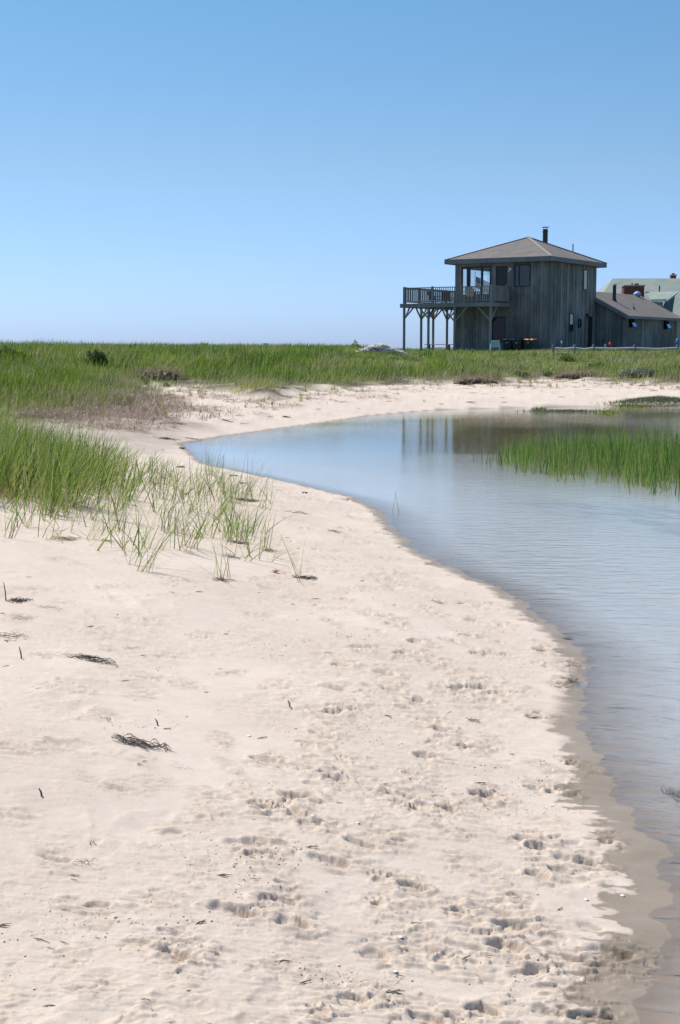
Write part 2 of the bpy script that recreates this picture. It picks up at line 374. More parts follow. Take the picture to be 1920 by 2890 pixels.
# water
def water_mat(name, opaque, scl):
    m = bpy.data.materials.new(name); m.use_nodes = True; t = m.node_tree
    for n in list(t.nodes): t.nodes.remove(n)
    out = N(t, 'ShaderNodeOutputMaterial')
    v1 = stretch(t, (2.0*scl, 5.*scl, 1)); v2 = stretch(t, (5*scl, 16*scl, 1)); v3 = stretch(t, (.12, .12, 1))
    calm = mapr(t, noise(t, 1, 3, .5, v3), .38, .62, .35, 1)
    h = math_(t, 'ADD', noise(t, 1.6, 3, .55, v1, .4), math_(t, 'MULTIPLY', noise(t, 2.2, 4, .6, v2, .3), .22))
    bn = N(t, 'ShaderNodeBump', Distance=.022); t.links.new(h, bn.inputs['Height']); tcp = N(t, 'ShaderNodeNewGeometry'); sy = N(t, 'ShaderNodeSeparateXYZ'); t.links.new(tcp.outputs['Position'], sy.inputs[0])
    shelter = mapr(t, math_(t, 'ADD', sy.outputs[1], math_(t, 'MULTIPLY', noise(t, 1, 3, .5, stretch(t, (.25, .5, 1))), 8)), 19, 29, .7, .17)
    t.links.new(math_(t, 'MULTIPLY', calm, 1. if opaque else shelter), bn.inputs['Strength'])
    fr = N(t, 'ShaderNodeFresnel', IOR=1.36 if opaque else 1.62); t.links.new(bn.outputs[0], fr.inputs['Normal'])
    gl = N(t, 'ShaderNodeBsdfGlossy', Roughness=.045); gl.inputs['Color'].default_value = (.96, .98, 1, 1)
    t.links.new(mapr(t, sy.outputs[1], 16, 28, .14, .025), gl.inputs['Roughness']); t.links.new(bn.outputs[0], gl.inputs['Normal'])
    if opaque: tr = N(t, 'ShaderNodeBsdfDiffuse'); tr.inputs[0].default_value = (.02, .06, .09, 1)
    else: tr = N(t, 'ShaderNodeBsdfTransparent'); tr.inputs[0].default_value = (.96, .97, .98, 1)
    mx = N(t, 'ShaderNodeMixShader'); t.links.new(fr.outputs[0], mx.inputs[0]); t.links.new(tr.outputs[0], mx.inputs[1]); t.links.new(gl.outputs[0], mx.inputs[2])
    t.links.new(mx.outputs[0], out.inputs['Surface']); return m
m_water = water_mat('pond_water', False, 1); m_sea = water_mat('sea_water', True, .2)
MB().poly([(-8, -16, 0), (70, -16, 0), (70, 52, 0), (-8, 52, 0)]).build('pond_water', m_water, kind='structure')
MB().poly([(-9000, 150, -1.2), (9000, 150, -1.2), (9000, 12000, -1.2), (-9000, 12000, -1.2)]).build('sea', m_sea, kind='structure')
# grass
def grass_mat(name, cols, straw=(.58, .48, .27), transl=.32):
    m, t, b = mat(name)
    a = N(t, 'ShaderNodeAttribute', attribute_name='tint'); sp = N(t, 'ShaderNodeSeparateColor'); t.links.new(a.outputs['Color'], sp.inputs[0])
    c = ramp(t, sp.outputs[0], [(i/(len(cols)-1), c) for i, c in enumerate(cols)])
    c = mix(t, mapr(t, sp.outputs[1], .28, 0, 0, .55), c, straw)
    c = mix(t, sp.outputs[2], c, straw)
    t.links.new(c, b.inputs['Base Color']); b.inputs['Roughness'].default_value = .42; b.inputs['Specular IOR Level'].default_value = .25
    tr = N(t, 'ShaderNodeBsdfTranslucent'); t.links.new(c, tr.inputs[0])
    mx = N(t, 'ShaderNodeMixShader'); mx.inputs[0].default_value = transl; t.links.new(b.outputs[0], mx.inputs[1]); t.links.new(tr.outputs[0], mx.inputs[2])
    t.links.new(mx.outputs[0], t.nodes['Material Output'].inputs['Surface']); return m
m_grass = grass_mat('beach_grass', [(.05, .12, .01), (.13, .25, .02), (.25, .38, .04), (.50, .55, .16)])
m_far = grass_mat('dune_grass', [(.055, .135, .010), (.15, .28, .02), (.30, .42, .04), (.58, .54, .18)], (.52, .43, .27), .34)
m_reed = grass_mat('cord_grass', [(.045, .11, .02), (.08, .185, .03), (.15, .27, .045), (.33, .40, .10)], (.3, .3, .12), .4)
m_dead = grass_mat('dead_grass', [(.44, .32, .23), (.34, .24, .17), (.56, .44, .33), (.16, .11, .08)], (.6, .5, .37), .2)
def blades(base, h, wd, seg=3, lean=(.25, .0), leanv=.25, curl=.5, seed=0, dry=None, tint=None, lay=None):
    """many tapering, bending grass blades as arrays"""
    g = np.random.default_rng(seed); n = len(base); az = g.uniform(0, 2*np.pi, n)
    lx = lean[0]+leanv*g.normal(size=n); ly = lean[1]+leanv*g.normal(size=n)
    fx, fy = np.cos(az), np.sin(az); cu = g.uniform(.2, 1, n)*curl
    V = []
    for k in range(seg+1):
        s = k/seg; out = s*(1-.35*s)+cu*s*s
        cx = base[:, 0]+h*lx*out; cy = base[:, 1]+h*ly*out
        m_ = np.sqrt(lx*lx+ly*ly)
        cz = base[:, 2]+h*(s-(.35*cu+.3*m_)*m_*s*s)
        if lay is not None: cz = base[:, 2]+h*lay*np.sin(np.pi*s)+.004
        ww = wd*(1-s**1.6)*.5+wd*.03
        if k < seg: V.append(np.stack([cx-fx*ww, cy-fy*ww, cz], -1)); V.append(np.stack([cx+fx*ww, cy+fy*ww, cz], -1))
        else: V.append(np.stack([cx, cy, cz], -1))
    nv = 2*seg+1; V = np.stack(V, 1).reshape(-1, 3); o = (np.arange(n)*nv)[:, None]
    Q = np.concatenate([o+np.array([[2*k, 2*k+1, 2*k+3, 2*k+2]]) for k in range(seg-1)], 0) if seg > 1 else None
    T = o+np.array([[2*seg-2, 2*seg-1, 2*seg]])
    tn = g.random(n) if tint is None else tint; d = np.zeros(n) if dry is None else dry
    sv_ = np.concatenate([[k/seg]*(2 if k < seg else 1) for k in range(seg+1)])
    A = np.stack([np.repeat(tn, nv), np.tile(sv_, n), np.repeat(d, nv)], -1)
    return V, Q, T, A
def grass_obj(name, m, base, h, wd, **k):
    kk = {a: k.pop(a) for a in list(k) if a in ('label', 'cat', 'group', 'kind')}
    V, Q, T, A = blades(base, h, wd, **k)
    return link(name, fast_mesh(name, V, Q, T, {'tint': A}, False), m, **kk)
def scatter(n, y0, y1, half, seed, p=1.):
    g = np.random.default_rng(seed); y = (y0**p+(y1**p-y0**p)*g.random(n))**(1/p); x = (g.random(n)*2-1)*half*y; return x, y, g
# dune grass: broad band behind the beach (one mass)
x, y, g = scatter(330000, 24, 125, .36, 11, .55)
_, s_, gg = land(x, y)
ker = fbm(x*.5, y*.5, 3, 120); edge = gg+1.0*ker
den = sst(-.1, 1.6, edge)*(.35+.65*sst(-.5, .1, fbm(x*.9, y*.9, 2, 130)+.25))
HB = []                                # house footprints kept clear
cA = (-.848, .53); cB = (.53, .848); W0 = (11.70, 80.62)
def hloc(x, y): dx, dy = x-W0[0], y-W0[1]; return -(dx*cA[0]+dy*cA[1]), dx*cB[0]+dy*cB[1]
X_, Y_ = hloc(x, y)
clear = ((X_ > -6.2) & (X_ < .2) & (Y_ > -.2) & (Y_ < 8)) | ((X_ > -4) & (X_ < 2.2) & (Y_ > 7) & (Y_ < 18.5)) | ((X_ > -8.2) & (X_ < -1.5) & (Y_ > -2.6) & (Y_ < 4))
keep = (g.random(len(x)) < den) & ~clear; x, y, gg, ker = x[keep], y[keep], gg[keep], ker[keep]
n = len(x); z = gza(x, y)
hh = (.30+.26*g.random(n))*(.55+.45*sst(0, 2.5, gg))*(1+.25*ker)
hh *= (1+.45*fbm(x*.45, y*.25, 2, 175))*(1-.45*sst(58, 66, y)*sst(1, 4, x))*(1-.6*((y > 58) & (y < 76) & (x > .035*y-2.3) & (x < .047*y+.6)))
dry_ = ((g.random(n) < .12+.22*sst(4, 14, x)+.5*sst(2.6, .2, gg)+.5*sst(.05, .5, fbm(x*.3, y*.4, 3, 140)))*g.uniform(.4, 1, n))
tn = np.clip(.42+.12*sst(2, 12, x)+.45*fbm(x*.3, y*.22, 3, 150)+.3*g.normal(size=n), 0, 1)
grass_obj('dune_grass', m_far, np.stack([x, y, z-.02], -1), hh, (.004+.0003*y)*g.uniform(.6, 1.6, n), lean=(.22, -.05), leanv=.26, curl=.6, seed=12, dry=dry_, tint=tn, kind='stuff',
          label='band of wind-bent green dune grass behind the sand', cat='grass')
# dead straw lying on the sand below the left dune
bp = [gp(a*VS, b_*VS)[:2] for a, b_ in [(20, 905), (200, 900), (340, 903), (450, 940), (440, 962), (330, 968), (260, 990), (180, 985), (60, 960)]]
x, y, g = scatter(150000, 22, 42, .34, 31, 1)
sd_ = sdist(bp, x, y); _, s_, gg = land(x, y)
pr = sst(.9, -1.2, sd_+1.2*fbm(x*.6, y*.35, 3, 160))+.09*sst(3.5, 0, -gg)*(fbm(x*.8, y*.5, 2, 166) > .1)
keep = (g.random(len(x)) < pr) & (s_ > 1.2); x, y = x[keep], y[keep]; n = len(x)
grass_obj('dead_straw', m_dead, np.stack([x, y, gza(x, y)+.01], -1), g.uniform(.12, .5, n), .004+.0004*y, lean=(.75, -.25), leanv=.6, seed=32, lay=.16*g.random(n)**2,
          kind='stuff', label='mat of fallen brown straw below the left dune', cat='dead grass')
x, y, g = scatter(170000, 36, 62, .34, 33, 1)
_, s_, gg = land(x, y); pr = sst(-5.5, -.2, gg)*sst(1.2, -.2, gg)*(.07+.6*(fbm(x*.9, y*.6, 3, 170) > .22))
keep = (g.random(len(x)) < pr) & (s_ > 2); x, y = x[keep], y[keep]; n = len(x)
grass_obj('straw_litter', m_dead, np.stack([x, y, gza(x, y)], -1), g.uniform(.1, .38, n), .006+.0003*y, lean=(.6, -.2), leanv=.7, seed=34, lay=.25*g.random(n)**2,
          kind='stuff', label='thin litter of grey-brown straw at the foot of the far dune', cat='dead grass')
x, y, g = scatter(60000, 22, 42, .34, 35, 1); sd_ = sdist(bp, x, y); _, s_, gg = land(x, y)
keep = (g.random(len(x)) < .5*sst(.6, -.6, sd_+1.3*fbm(x*.9, y*.7, 3, 168))) & (s_ > 1.2); x, y = x[keep], y[keep]; n = len(x)
grass_obj('dead_stubble', m_dead, np.stack([x, y, gza(x, y)], -1), g.uniform(.06, .26, n), .014, lean=(.3, -.1), leanv=.5, seed=36, tint=g.random(n)**.7, kind='stuff',
          label='broken brown stubble standing in the straw mat below the left dune', cat='dead grass')
# foreground grass on the left
dense = [vz(a, b_, .5) for a, b_ in [(-420, 1165), (0, 1165), (130, 1172), (230, 1150), (300, 1125), (335, 1098), (260, 1072), (150, 1045), (40, 1012), (0, 985), (-420, 940)]]
sparse = [vz(a, b_, .5) for a, b_ in [(-420, 1235), (0, 1205), (230, 1230), (430, 1238), (610, 1225), (625, 1160), (560, 1085), (470, 1050), (420, 1040), (60, 1000), (0, 975), (-420, 930)]]
x, y, g = scatter(80000, 9, 27, .48, 41, 1)
x = x-1.0; keep = (x < 0); x, y = x[keep], y[keep]
dd = sdist(dense, x, y); ds = sdist(sparse, x, y); _, s_, gg = land(x, y)
clump = sst(.05, .45, fbm(x*2.2, y*1.5, 2, 180)+.1)
pr = sst(.4, -.7, dd)*(.35+.5*clump)+.20*sst(.35, -.3, ds)*clump+.5*sst(.2, -.5, gg*-1)*(x < -6)
keep = (g.random(len(x)) < pr) & (s_ > .5); x, y, dd = x[keep], y[keep], dd[keep]
k_ = 2; x = np.concatenate([x+g.normal(size=len(x))*.03 for _ in range(k_)]); y = np.concatenate([y+g.normal(size=len(y))*.03 for _ in range(k_)]); dd = np.tile(dd, k_)
n = len(x); ins = sst(.5, -.8, dd); hh = g.uniform(.42, .80, n)*(1+.2*sst(-3, -6, x))*(.5+.5*ins)
grass_obj('beach_grass', m_grass, np.stack([x, y, gza(x, y)-.01], -1), hh, g.uniform(.006, .011, n), seg=5, lean=(.24, -.03), leanv=.42-.2*ins, curl=.9, seed=42,
          dry=(g.random(n) < .26)*g.uniform(.4, 1, n), tint=np.clip(.45+.34*g.normal(size=n), 0, 1), kind='stuff',
          label='dense stand of tall green beach grass on the left', cat='grass')
print('beach grass blades', n)
# straw among the foreground grass
x, y, g = scatter(30000, 9, 20, .48, 45, 1); x = x-1.0; ds = sdist(sparse, x, y)
keep = (g.random(len(x)) < .35*sst(.3, -.5, ds)*(fbm(x*1.6, y*1.6, 2, 190) > -.1)) & (x < 0); x, y = x[keep], y[keep]; n = len(x)
grass_obj('straw_wisps', m_dead, np.stack([x, y, gza(x, y)+.002], -1), g.uniform(.06, .3, n), .0035, seg=4, tint=g.random(n)**.6, lean=(.6, -.3), leanv=.5, seed=46, lay=.1*g.random(n)**2,
          kind='stuff', label='dry wisps lying on the sand among the left beach grass', cat='dead grass')
# countable tufts at the edge of the sand (view pixel of the base, blades, height, lean)
TUFTS = [(693,1340,5,.36,.02,'lone upright tuft with three long blades and dark debris, at the edge nearest the path'),
  (512,1335,9,.36,-.05,'low spreading tuft on pale roots, left of the lone three-bladed tuft'),
  (332,1318,14,.40,.42,'loose tuft of long arching blades, lowest of the left grass'),
  (300,1300,7,.44,.55,'narrow tuft leaning hard right beside the loose arching tuft'),
  (545,1248,26,.42,.10,'thick green tuft growing out of a dark heap of debris'),
  (605,1262,9,.30,.12,'thin wiry tuft right of the thick tuft with dark debris'),
  (540,1160,34,.46,.06,'tall dark green tuft near the water side of the left grass'),
  (572,1150,16,.40,.22,'tuft with a dry brown base behind the tall dark green tuft'),
  (607,1172,8,.38,.18,'slim tuft standing furthest right toward the pond'),
  (440,1262,13,.36,.08,'fresh green tuft above the low spreading tuft'),
  (400,1228,26,.34,.25,'bushy leaning tuft on a small sand knoll'),
  (485,1095,20,.42,.05,'tuft rising against the sand by the tip of the pond'),
  (130,1178,30,.66,.04,'tallest dense dark tuft at the front of the left stand'),
  (62,1215,9,.48,.15,'thin pale-stemmed tuft at the left edge of the picture'),
  (205,1243,12,.42,.6,'tuft blown almost flat to the right over a straw bundle'),
  (265,1200,16,.40,.35,'slanting tuft between the flattened tuft and the bushy leaning one'),
  (370,1150,22,.42,.12,'bright tuft in the middle of the thin grass'),
  (505,1200,12,.34,.3,'small tuft with yellowed tips between the thick and tall tufts'),
  (20,1240,8,.4,.3,'stray tuft by the left picture edge below the stand')]
for i, (vx, vy, nb, h0, ln, lab) in enumerate(TUFTS):
    x0, y0, z0 = gp(vx*VS, vy*VS); g = np.random.default_rng(200+i)
    nb = int(nb*1.3); bs = np.stack([g.normal(size=nb)*(.012+.0016*nb), g.normal(size=nb)*.03, np.full(nb, -.015)], -1)
    V, Q, T, A = blades(bs, g.uniform(.55, 1.1, nb)*h0*1.25, g.uniform(.0035, .0065, nb), seg=6, lean=(ln, 0), leanv=.26 if nb > 8 else .4, curl=.7, seed=300+i, dry=(g.random(nb) < .2)*.8, tint=np.clip(.45+.25*g.normal(size=nb), 0, 1))
    o = link('beach_grass_tuft', fast_mesh('beach_grass_tuft', V, Q, T, {'tint': A}), m_grass, label=lab, cat='grass tuft'); o.location = (x0, y0, z0)
# cord grass standing in the pond
rp = [vz(a, b_, 0) for a, b_ in [(1135, 1062), (1190, 1082), (1300, 1098), (1400, 1106), (1490, 1122), (1568, 1142), (1760, 1170), (1900, 1080), (1760, 1010), (1568, 1030), (1400, 1030), (1280, 1036), (1170, 1040)]]
x, y, g = scatter(170000, 15, 36, .5, 51, 1); ds = sdist(rp, x, y); cl = fbm(x*1.9, y*1.1, 2, 210)
keep = (g.random(len(x)) < sst(.45, -.7, ds)*(.10+.9*sst(-.15, .35, cl+.22*sst(0, -1.5, ds)))*.75) & (x > 0); x, y, ds = x[keep], y[keep], ds[keep]; n = len(x)
hh = g.uniform(.22, .62, n)*(1+.25*cl[keep])*(.5+.5*sst(.3, -1.2, ds))
grass_obj('cord_grass', m_reed, np.stack([x, y, np.full(n, -.06)], -1), hh+.06, g.uniform(.009, .016, n), seg=4, lean=(.04, 0), leanv=.16, curl=.6, seed=52, dry=(g.random(n) < .18)*.7,
          kind='stuff', label='bed of upright bright green cord grass standing in the pond', cat='grass'); print('reeds', n)
for vx, vy, nb, h0, lab in [(1092, 1058, 3, .22, 'three thin reed stems alone in the water left of the cord grass'), (893, 1178, 3, .30, 'lone bare reed stem at the water edge of the near sand'),
                            (1112, 1045, 4, .2, 'faint reed stems nearest the left end of the cord grass')]:
    x0, y0 = vz(vx, vy, 0); g = np.random.default_rng(int(vx)); bs = np.stack([g.normal(size=nb)*.06, g.normal(size=nb)*.05, np.full(nb, -.05)], -1)
    V, Q, T, A = blades(bs, g.uniform(.7, 1.1, nb)*h0+.05, np.full(nb, .006), seg=4, lean=(0, 0), leanv=.12, seed=int(vy))
    o = link('reed_stems', fast_mesh('reed_stems', V, Q, T, {'tint': A}), m_reed, label=lab, cat='reeds'); o.location = (x0, y0, 0)
# low marsh clumps on the far side of the pond
m_marsh = grass_mat('marsh_plants', [(.13, .18, .09), (.20, .25, .13), (.28, .31, .19), (.20, .21, .09)], (.25, .21, .12), .25)
for vx, vy, wx, wy_, h0, nb, mt, lab in [(1243, 946, .22, .3, .16, 160, m_reed, 'bright green end clump of the low marsh strip in the far shallows'),
        (1300, 948, 1.05, .35, .10, 900, m_marsh, 'long low grey-green marsh strip in the far shallows'),
        (1403, 951, .3, .3, .12, 260, m_far, 'small olive marsh clump between the strip and the right mound'),
        (1520, 936, 1.5, .8, .17, 3200, m_marsh, 'rounded grey-green marsh mound on the far shore at the right'),
        (1450, 937, .6, .3, .13, 500, m_far, 'flat olive fringe at the left foot of the marsh mound')]:
    x0, y0 = vz(vx, vy, 0); g = np.random.default_rng(int(vx)); q = g.normal(size=(nb, 2))*.5
    bx, by = q[:, 0]*wx, q[:, 1]*wy_; lift = .22*np.exp(-((bx/wx)**2+(by/wy_)**2)) if nb > 3000 else .02*np.ones(nb)
    V, Q, T, A = blades(np.stack([bx, by, lift-.03], -1), g.uniform(.5, 1, nb)*h0, np.full(nb, .02), seg=2, lean=(.05, 0), leanv=.4, seed=int(vy)+5)
    o = link('marsh_clump', fast_mesh('marsh_clump', V, Q, T, {'tint': A}), mt, label=lab, cat='marsh plant'); o.location = (x0, y0, max(gz(x0, y0), 0))
# ------------------------------------------------------------ bushes, peat banks, flowers
def leaf_bush(name, loc, r, n, mt, seed, leaf=.05, **k):
    g = np.random.default_rng(seed); root = empty(name, loc, 0, **k)
    d = g.normal(size=(n, 3)); d /= np.linalg.norm(d, axis=1)[:, None]; d[:, 2] = np.abs(d[:, 2])
    lump = 1+.25*np.sin(d[:, 0]*5+seed)*np.cos(d[:, 1]*4)+.15*np.sin(d[:, 2]*9+d[:, 0]*7)
    P = d*(g.random(n)**.35*lump)[:, None]*np.array(r)
    a = g.normal(size=(n, 3)); a /= np.linalg.norm(a, axis=1)[:, None]; b_ = np.cross(a, g.normal(size=(n, 3))); b_ /= np.linalg.norm(b_, axis=1)[:, None]
    sz = leaf*g.uniform(.6, 1.3, n)[:, None]
    V = np.stack([P-a*sz, P+b_*sz*.5, P+a*sz, P-b_*sz*.5], 1).reshape(-1, 3)
    A = np.stack([np.repeat(g.random(n), 4), np.full(4*n, .8), np.zeros(4*n)], -1)
    link('foliage', fast_mesh('foliage', V, np.arange(4*n).reshape(-1, 4), None, {'tint': A}), mt, root)
    s = MB()
    for i in range(9):
        q = d[i]*np.array(r)*.75; s.tube([(0, 0, -.05), (q[0]*.4, q[1]*.4, q[2]*.5), tuple(q)], [.018, .012, .005], 5)
    s.build('stems', m_twig, root); return root
m_twig = simple('twig', (.10, .075, .055), .8)
m_bush = grass_mat('bush_leaves', [(.035, .075, .02), (.06, .12, .03), (.10, .18, .04), (.07, .13, .03)], (.2, .2, .1), .3)
m_weed = grass_mat('seaweed_leaves', [(.10, .16, .03), (.16, .22, .04), (.22, .27, .06), (.13, .2, .04)], (.3, .26, .1), .3)
for px, py, rx, rz, n, lab, nm, mt in [(275, 1030, .42, .55, 2200, 'rounded dark green bush rising out of the left dune grass', 'dune_bush', m_bush),
        (22, 1005, .42, .30, 1300, 'dark leafy bush at the left picture edge on the dune', 'dune_bush', m_bush),
        (58, 1010, .22, .2, 500, 'small leafy bush just right of the edge bush', 'dune_bush', m_bush),
        (338, 1038, .12, .12, 200, 'little green shrub between the rounded bush and the eroded bank', 'shrub', m_bush),
        (405, 1085, .22, .22, 420, 'yellow-green weed plant in front of the eroded bank', 'weed_plant', m_weed),
        (470, 1092, .12, .14, 240, 'small yellow weed at the right end of the eroded bank', 'weed_plant', m_weed),
        (1600, 1018, .45, .28, 900, 'yellow-green weed patch in the middle of the right dune', 'weed_plant', m_weed),
        (1462, 1062, .55, .2, 700, 'low green weed between two dark banks', 'weed_plant', m_weed),
        (1690, 1040, .5, .25, 900, 'bright weed above the right-hand dark bank', 'weed_plant', m_weed),
        (1550, 1062, .3, .2, 500, 'small bright weed left of the right-hand dark bank', 'weed_plant', m_weed)]:
    x0, y0, z0 = gp(px, py); leaf_bush(nm, (x0, y0, z0), (rx, rx, rz), n, mt, int(px), .045, label=lab, cat='bush' if 'bush' in nm or nm == 'shrub' else 'weed')
m_sage = grass_mat('dusty_leaves', [(.20, .22, .17), (.26, .28, .22), (.33, .35, .28), (.22, .25, .18)], (.3, .3, .2), .2)
x0, y0, z0 = gp(1812, 1062); leaf_bush('dusty_miller', (x0, y0, z0), (.95, .5, .32), 1900, m_sage, 5, .05, label='pale silvery-grey beach plant low on the right dune', cat='plant')
x0, y0, z0 = at_d(1004, 990, 92); leaf_bush('shrub', (x0, y0, gz(x0, y0)), (.35, .35, .75), 500, m_bush, 9, .05, label='dark shrub peeping over the crest left of the pale rubble heap', cat='bush')
m_peat = grass_mat('peat', [(.035, .027, .022), (.07, .052, .042), (.13, .10, .08), (.22, .17, .13)], (.3, .24, .17), .02)
def bank(px, py, wx, h0, n, lab):
    x0, y0, z0 = gp(px, py); root = empty('eroded_bank', (x0, y0, z0), 0, label=lab, cat='bank'); g = np.random.default_rng(int(px))
    # lumpy soil body
    s = 40; tt = np.linspace(-1, 1, s); pr = [(-.25, -.05), (-.18, .5), (-.05, .85), (.15, 1), (.6, .9), (1.1, .3)]
    V = []; 
    for t_ in tt:
        e = (1-abs(t_)**3)*(.75+.35*float(perl(t_*4, px))); 
        for j, (dy, dz) in enumerate(pr): V.append((t_*wx+.05*float(perl(t_*9, j)), dy*.6+.16*float(perl(t_*6, j*.7+px)), h0*dz*e+.04*float(perl(t_*13, j*1.7))-.03))
    q = [(i*6+j, i*6+j+1, (i+1)*6+j+1, (i+1)*6+j) for i in range(s-1) for j in range(5)]
    A = np.stack([np.clip(.35+.3*g.normal(size=len(V)), 0, 1), np.full(len(V), .8), np.zeros(len(V))], -1)
    link('soil', fast_mesh('soil', np.array(V), np.array(q), None, {'tint': A}), m_peat, root)
    bx = g.uniform(-1, 1, n)*wx; bs = np.stack([bx, g.uniform(-.2, .5, n), g.uniform(.1, 1., n)*h0*(1-np.abs(bx/wx)**3)], -1)
    V, Q, T, A = blades(bs, g.uniform(.1, .32, n), np.full(n, .016), seg=3, lean=(.1, -.7), leanv=.6, curl=1, seed=int(py), tint=g.random(n))
    link('roots', fast_mesh('roots', V, Q, T, {'tint': A}), m_dead, root)
bank(450, 1072, .95, .40, 700, 'dark eroded soil bank with hanging roots on the left dune')
bank(395, 1062, .5, .26, 350, 'smaller root-hung bank left of the big left bank')
bank(1345, 1082, .85, .24, 600, 'dark bank of matted roots directly below the house deck')
bank(1440, 1056, .6, .2, 350, 'narrow dark bank between the deck-side bank and the widest right bank')
bank(1640, 1066, 1.2, .24, 800, 'widest dark root bank, on the right below the fence')
m_yel = simple('petal_yellow', (.75, .50, .02), .6); m_gst = simple('green_stem', (.09, .16, .03), .6)
for i, (px, py) in enumerate([(663, 1018), (706, 1031), (767, 1037), (819, 1028), (828, 1030), (952, 1034), (764, 1033)]):
    x0, y0, z0 = gp(px, py+22); r0 = empty('yellow_flower', (x0, y0, z0), 0, label='small yellow flower nodding above the far dune grass', cat='flower', group='yellow flowers in the dune grass')
    MB().tube([(0, 0, 0), (.02, 0, .3), (.03, 0, .46)], .006, 5).build('stem', m_gst, r0)
    s = MB()
    for k in range(7):
        a = k*2*math.pi/7; c_, s2 = math.cos(a), math.sin(a)
        s._add([(.03, 0, .46), (.03+.035*c_-.015*s2, -.02, .46+.035*s2+.015*c_), (.03+.06*c_, -.03, .46+.06*s2), (.03+.035*c_+.015*s2, -.02, .46+.035*s2-.015*c_)], [(0, 1, 2, 3)])
    s.build('petals', m_yel, r0)
# sprouts on the far beach
g = np.random.default_rng(61); protos = []
for k in range(4):
    nb = 12; bs = np.stack([g.normal(size=nb)*.04, g.normal(size=nb)*.03, np.full(nb, -.01)], -1)
    V, Q, T, A = blades(bs, g.uniform(.1, .3, nb), np.full(nb, .012), seg=3, lean=(.15, 0), leanv=.3, seed=400+k, dry=(g.random(nb) < .6)*.9)
    protos.append(fast_mesh('grass_sprout', V, Q, T, {'tint': A}))
    protos[-1].materials.append(m_far)
cnt = 0
while cnt < 110:
    y = rr.uniform(32, 58); x = rr.uniform(-.22, .26)*y; _, s_, gg = land(np.array([x]), np.array([y]))
    if s_[0] < 1.5 or gg[0] > -.1 or rr.random() < -gg[0]/4.5: continue
    o = bpy.data.objects.new('grass_sprout', protos[cnt % 4]); S.collection.objects.link(o); o.location = (x, y, gz(x, y)); o.rotation_euler = (0, 0, rr.uniform(0, 6)); k = rr.uniform(.6, 1.4); o.scale = (k, k, k)
    tag(o, 'small half-dry grass sprout on the far beach', 'grass sprout', 'grass sprouts on the far beach'); cnt += 1
# ------------------------------------------------------------ seaweed, twigs, crumbs
m_weedk = simple('dry_seaweed', (.06, .048, .038), .6, .3, 60); m_straw = simple('straw', (.38, .29, .17), .7); m_brn = simple('dead_leaf', (.17, .09, .045), .7)
def tangle(name, cx, cy, L, W, n, mt, seed, ang=0, r=.0022, lab=None, cat='seaweed', lift=.02, group=None):
    q = random.Random(seed); s = MB(); z0 = gz(cx, cy); ca, sa = math.cos(ang), math.sin(ang)
    for i in range(n):
        l = L*q.uniform(.25, .75); p0 = q.uniform(-L/2, L/2-l*.8); w0 = q.gauss(0, W*.4); pts = []; dirw = q.gauss(0, .35)
        ph = q.uniform(0, 6)
        for k in range(9):
            a = p0+l*k/8; b_ = w0+.4*dirw*(a-p0)+W*.35*math.sin(ph+k*q.uniform(.4, .9)); X = a*ca-b_*sa; Y = a*sa+b_*ca
            pts.append((X, Y, gz(cx+X, cy+Y)-z0+r+lift*abs(math.sin(ph*2+k*.7))*q.random()))
        rr_ = r*q.uniform(.6, 1.5); s.tube(pts, [rr_*.6]+[rr_]*7+[rr_*.3], 5)
    o = s.build(name, mt, smooth=True, label=lab, cat=cat, group=group); o.location = (cx, cy, z0); return o
def T_(px, py, Lpx, n, Wm, lab, ang=0, mt=None, r=.0022, name='seaweed_clump', cat='seaweed', seed=None):
    x0, y0, z0 = gp(px, py); k = FPX/math.hypot(y0, HC); return tangle(name, x0, y0, Lpx/k, Wm, n, mt or m_weedk, seed or int(px+py), ang, r*.38, lab, cat)
T_(400, 2100, 185, 26, .05, 'long black dried seaweed clump, the largest lying on the open sand', R(-17), r=.0035)
T_(255, 1862, 170, 20, .05, 'black dried seaweed strand above and left of the largest clump', R(-14), r=.0032)
T_(50, 1697, 50, 26, .07, 'round knot of black seaweed at the left picture edge', R(-20), r=.0032)
T_(120, 1715, 120, 4, .03, 'thin trailing thread of seaweed right of the round knot', R(-14))
T_(860, 1632, 75, 22, .06, 'dark seaweed heap at the foot of the lone three-bladed tuft', R(-5), r=.0035)
T_(628, 1640, 60, 14, .08, 'pale-grey root tangle under the low spreading tuft', 0, r=.0028, name='root_tangle', cat='roots')
T_(665, 1532, 70, 14, .10, 'black seaweed scraps under the thick green tuft', R(-10), r=.004)
T_(690, 1412, 80, 20, .14, 'dark heap of seaweed and stems behind the thick green tuft', R(-10), r=.005)
T_(760, 1556, 60, 12, .07, 'dark seaweed scraps right of the thick tuft debris', R(-15), r=.0035)
T_(650, 1572, 60, 10, .05, 'flat black scraps below the thick green tuft', R(-5), r=.003)
T_(180, 1522, 90, 18, .08, 'straw bundle lying under the flattened tuft', R(12), mt=m_straw, r=.004, name='straw_bundle', cat='straw')
T_(300, 1528, 45, 7, .05, 'black scraps right of the straw bundle', R(-25), r=.003)
T_(60, 1745, 80, 9, .05, 'dry yellow straw wisps near the left picture edge', R(5), mt=m_straw, r=.0018, name='straw_bundle', cat='straw')
T_(30, 1795, 110, 18, .10, 'fan of dark dry stems at the left picture edge below the straw wisps', R(-20), mt=m_twig, r=.0015, name='stem_fan', cat='stems')
T_(140, 1850, 120, 3, .02, 'thin twig lying left of the black seaweed strand', R(8), mt=m_twig, r=.0016, name='twig', cat='twig')
T_(1240, 1703, 50, 6, .05, 'thin looped black seaweed on the walked sand', R(-10), r=.002)
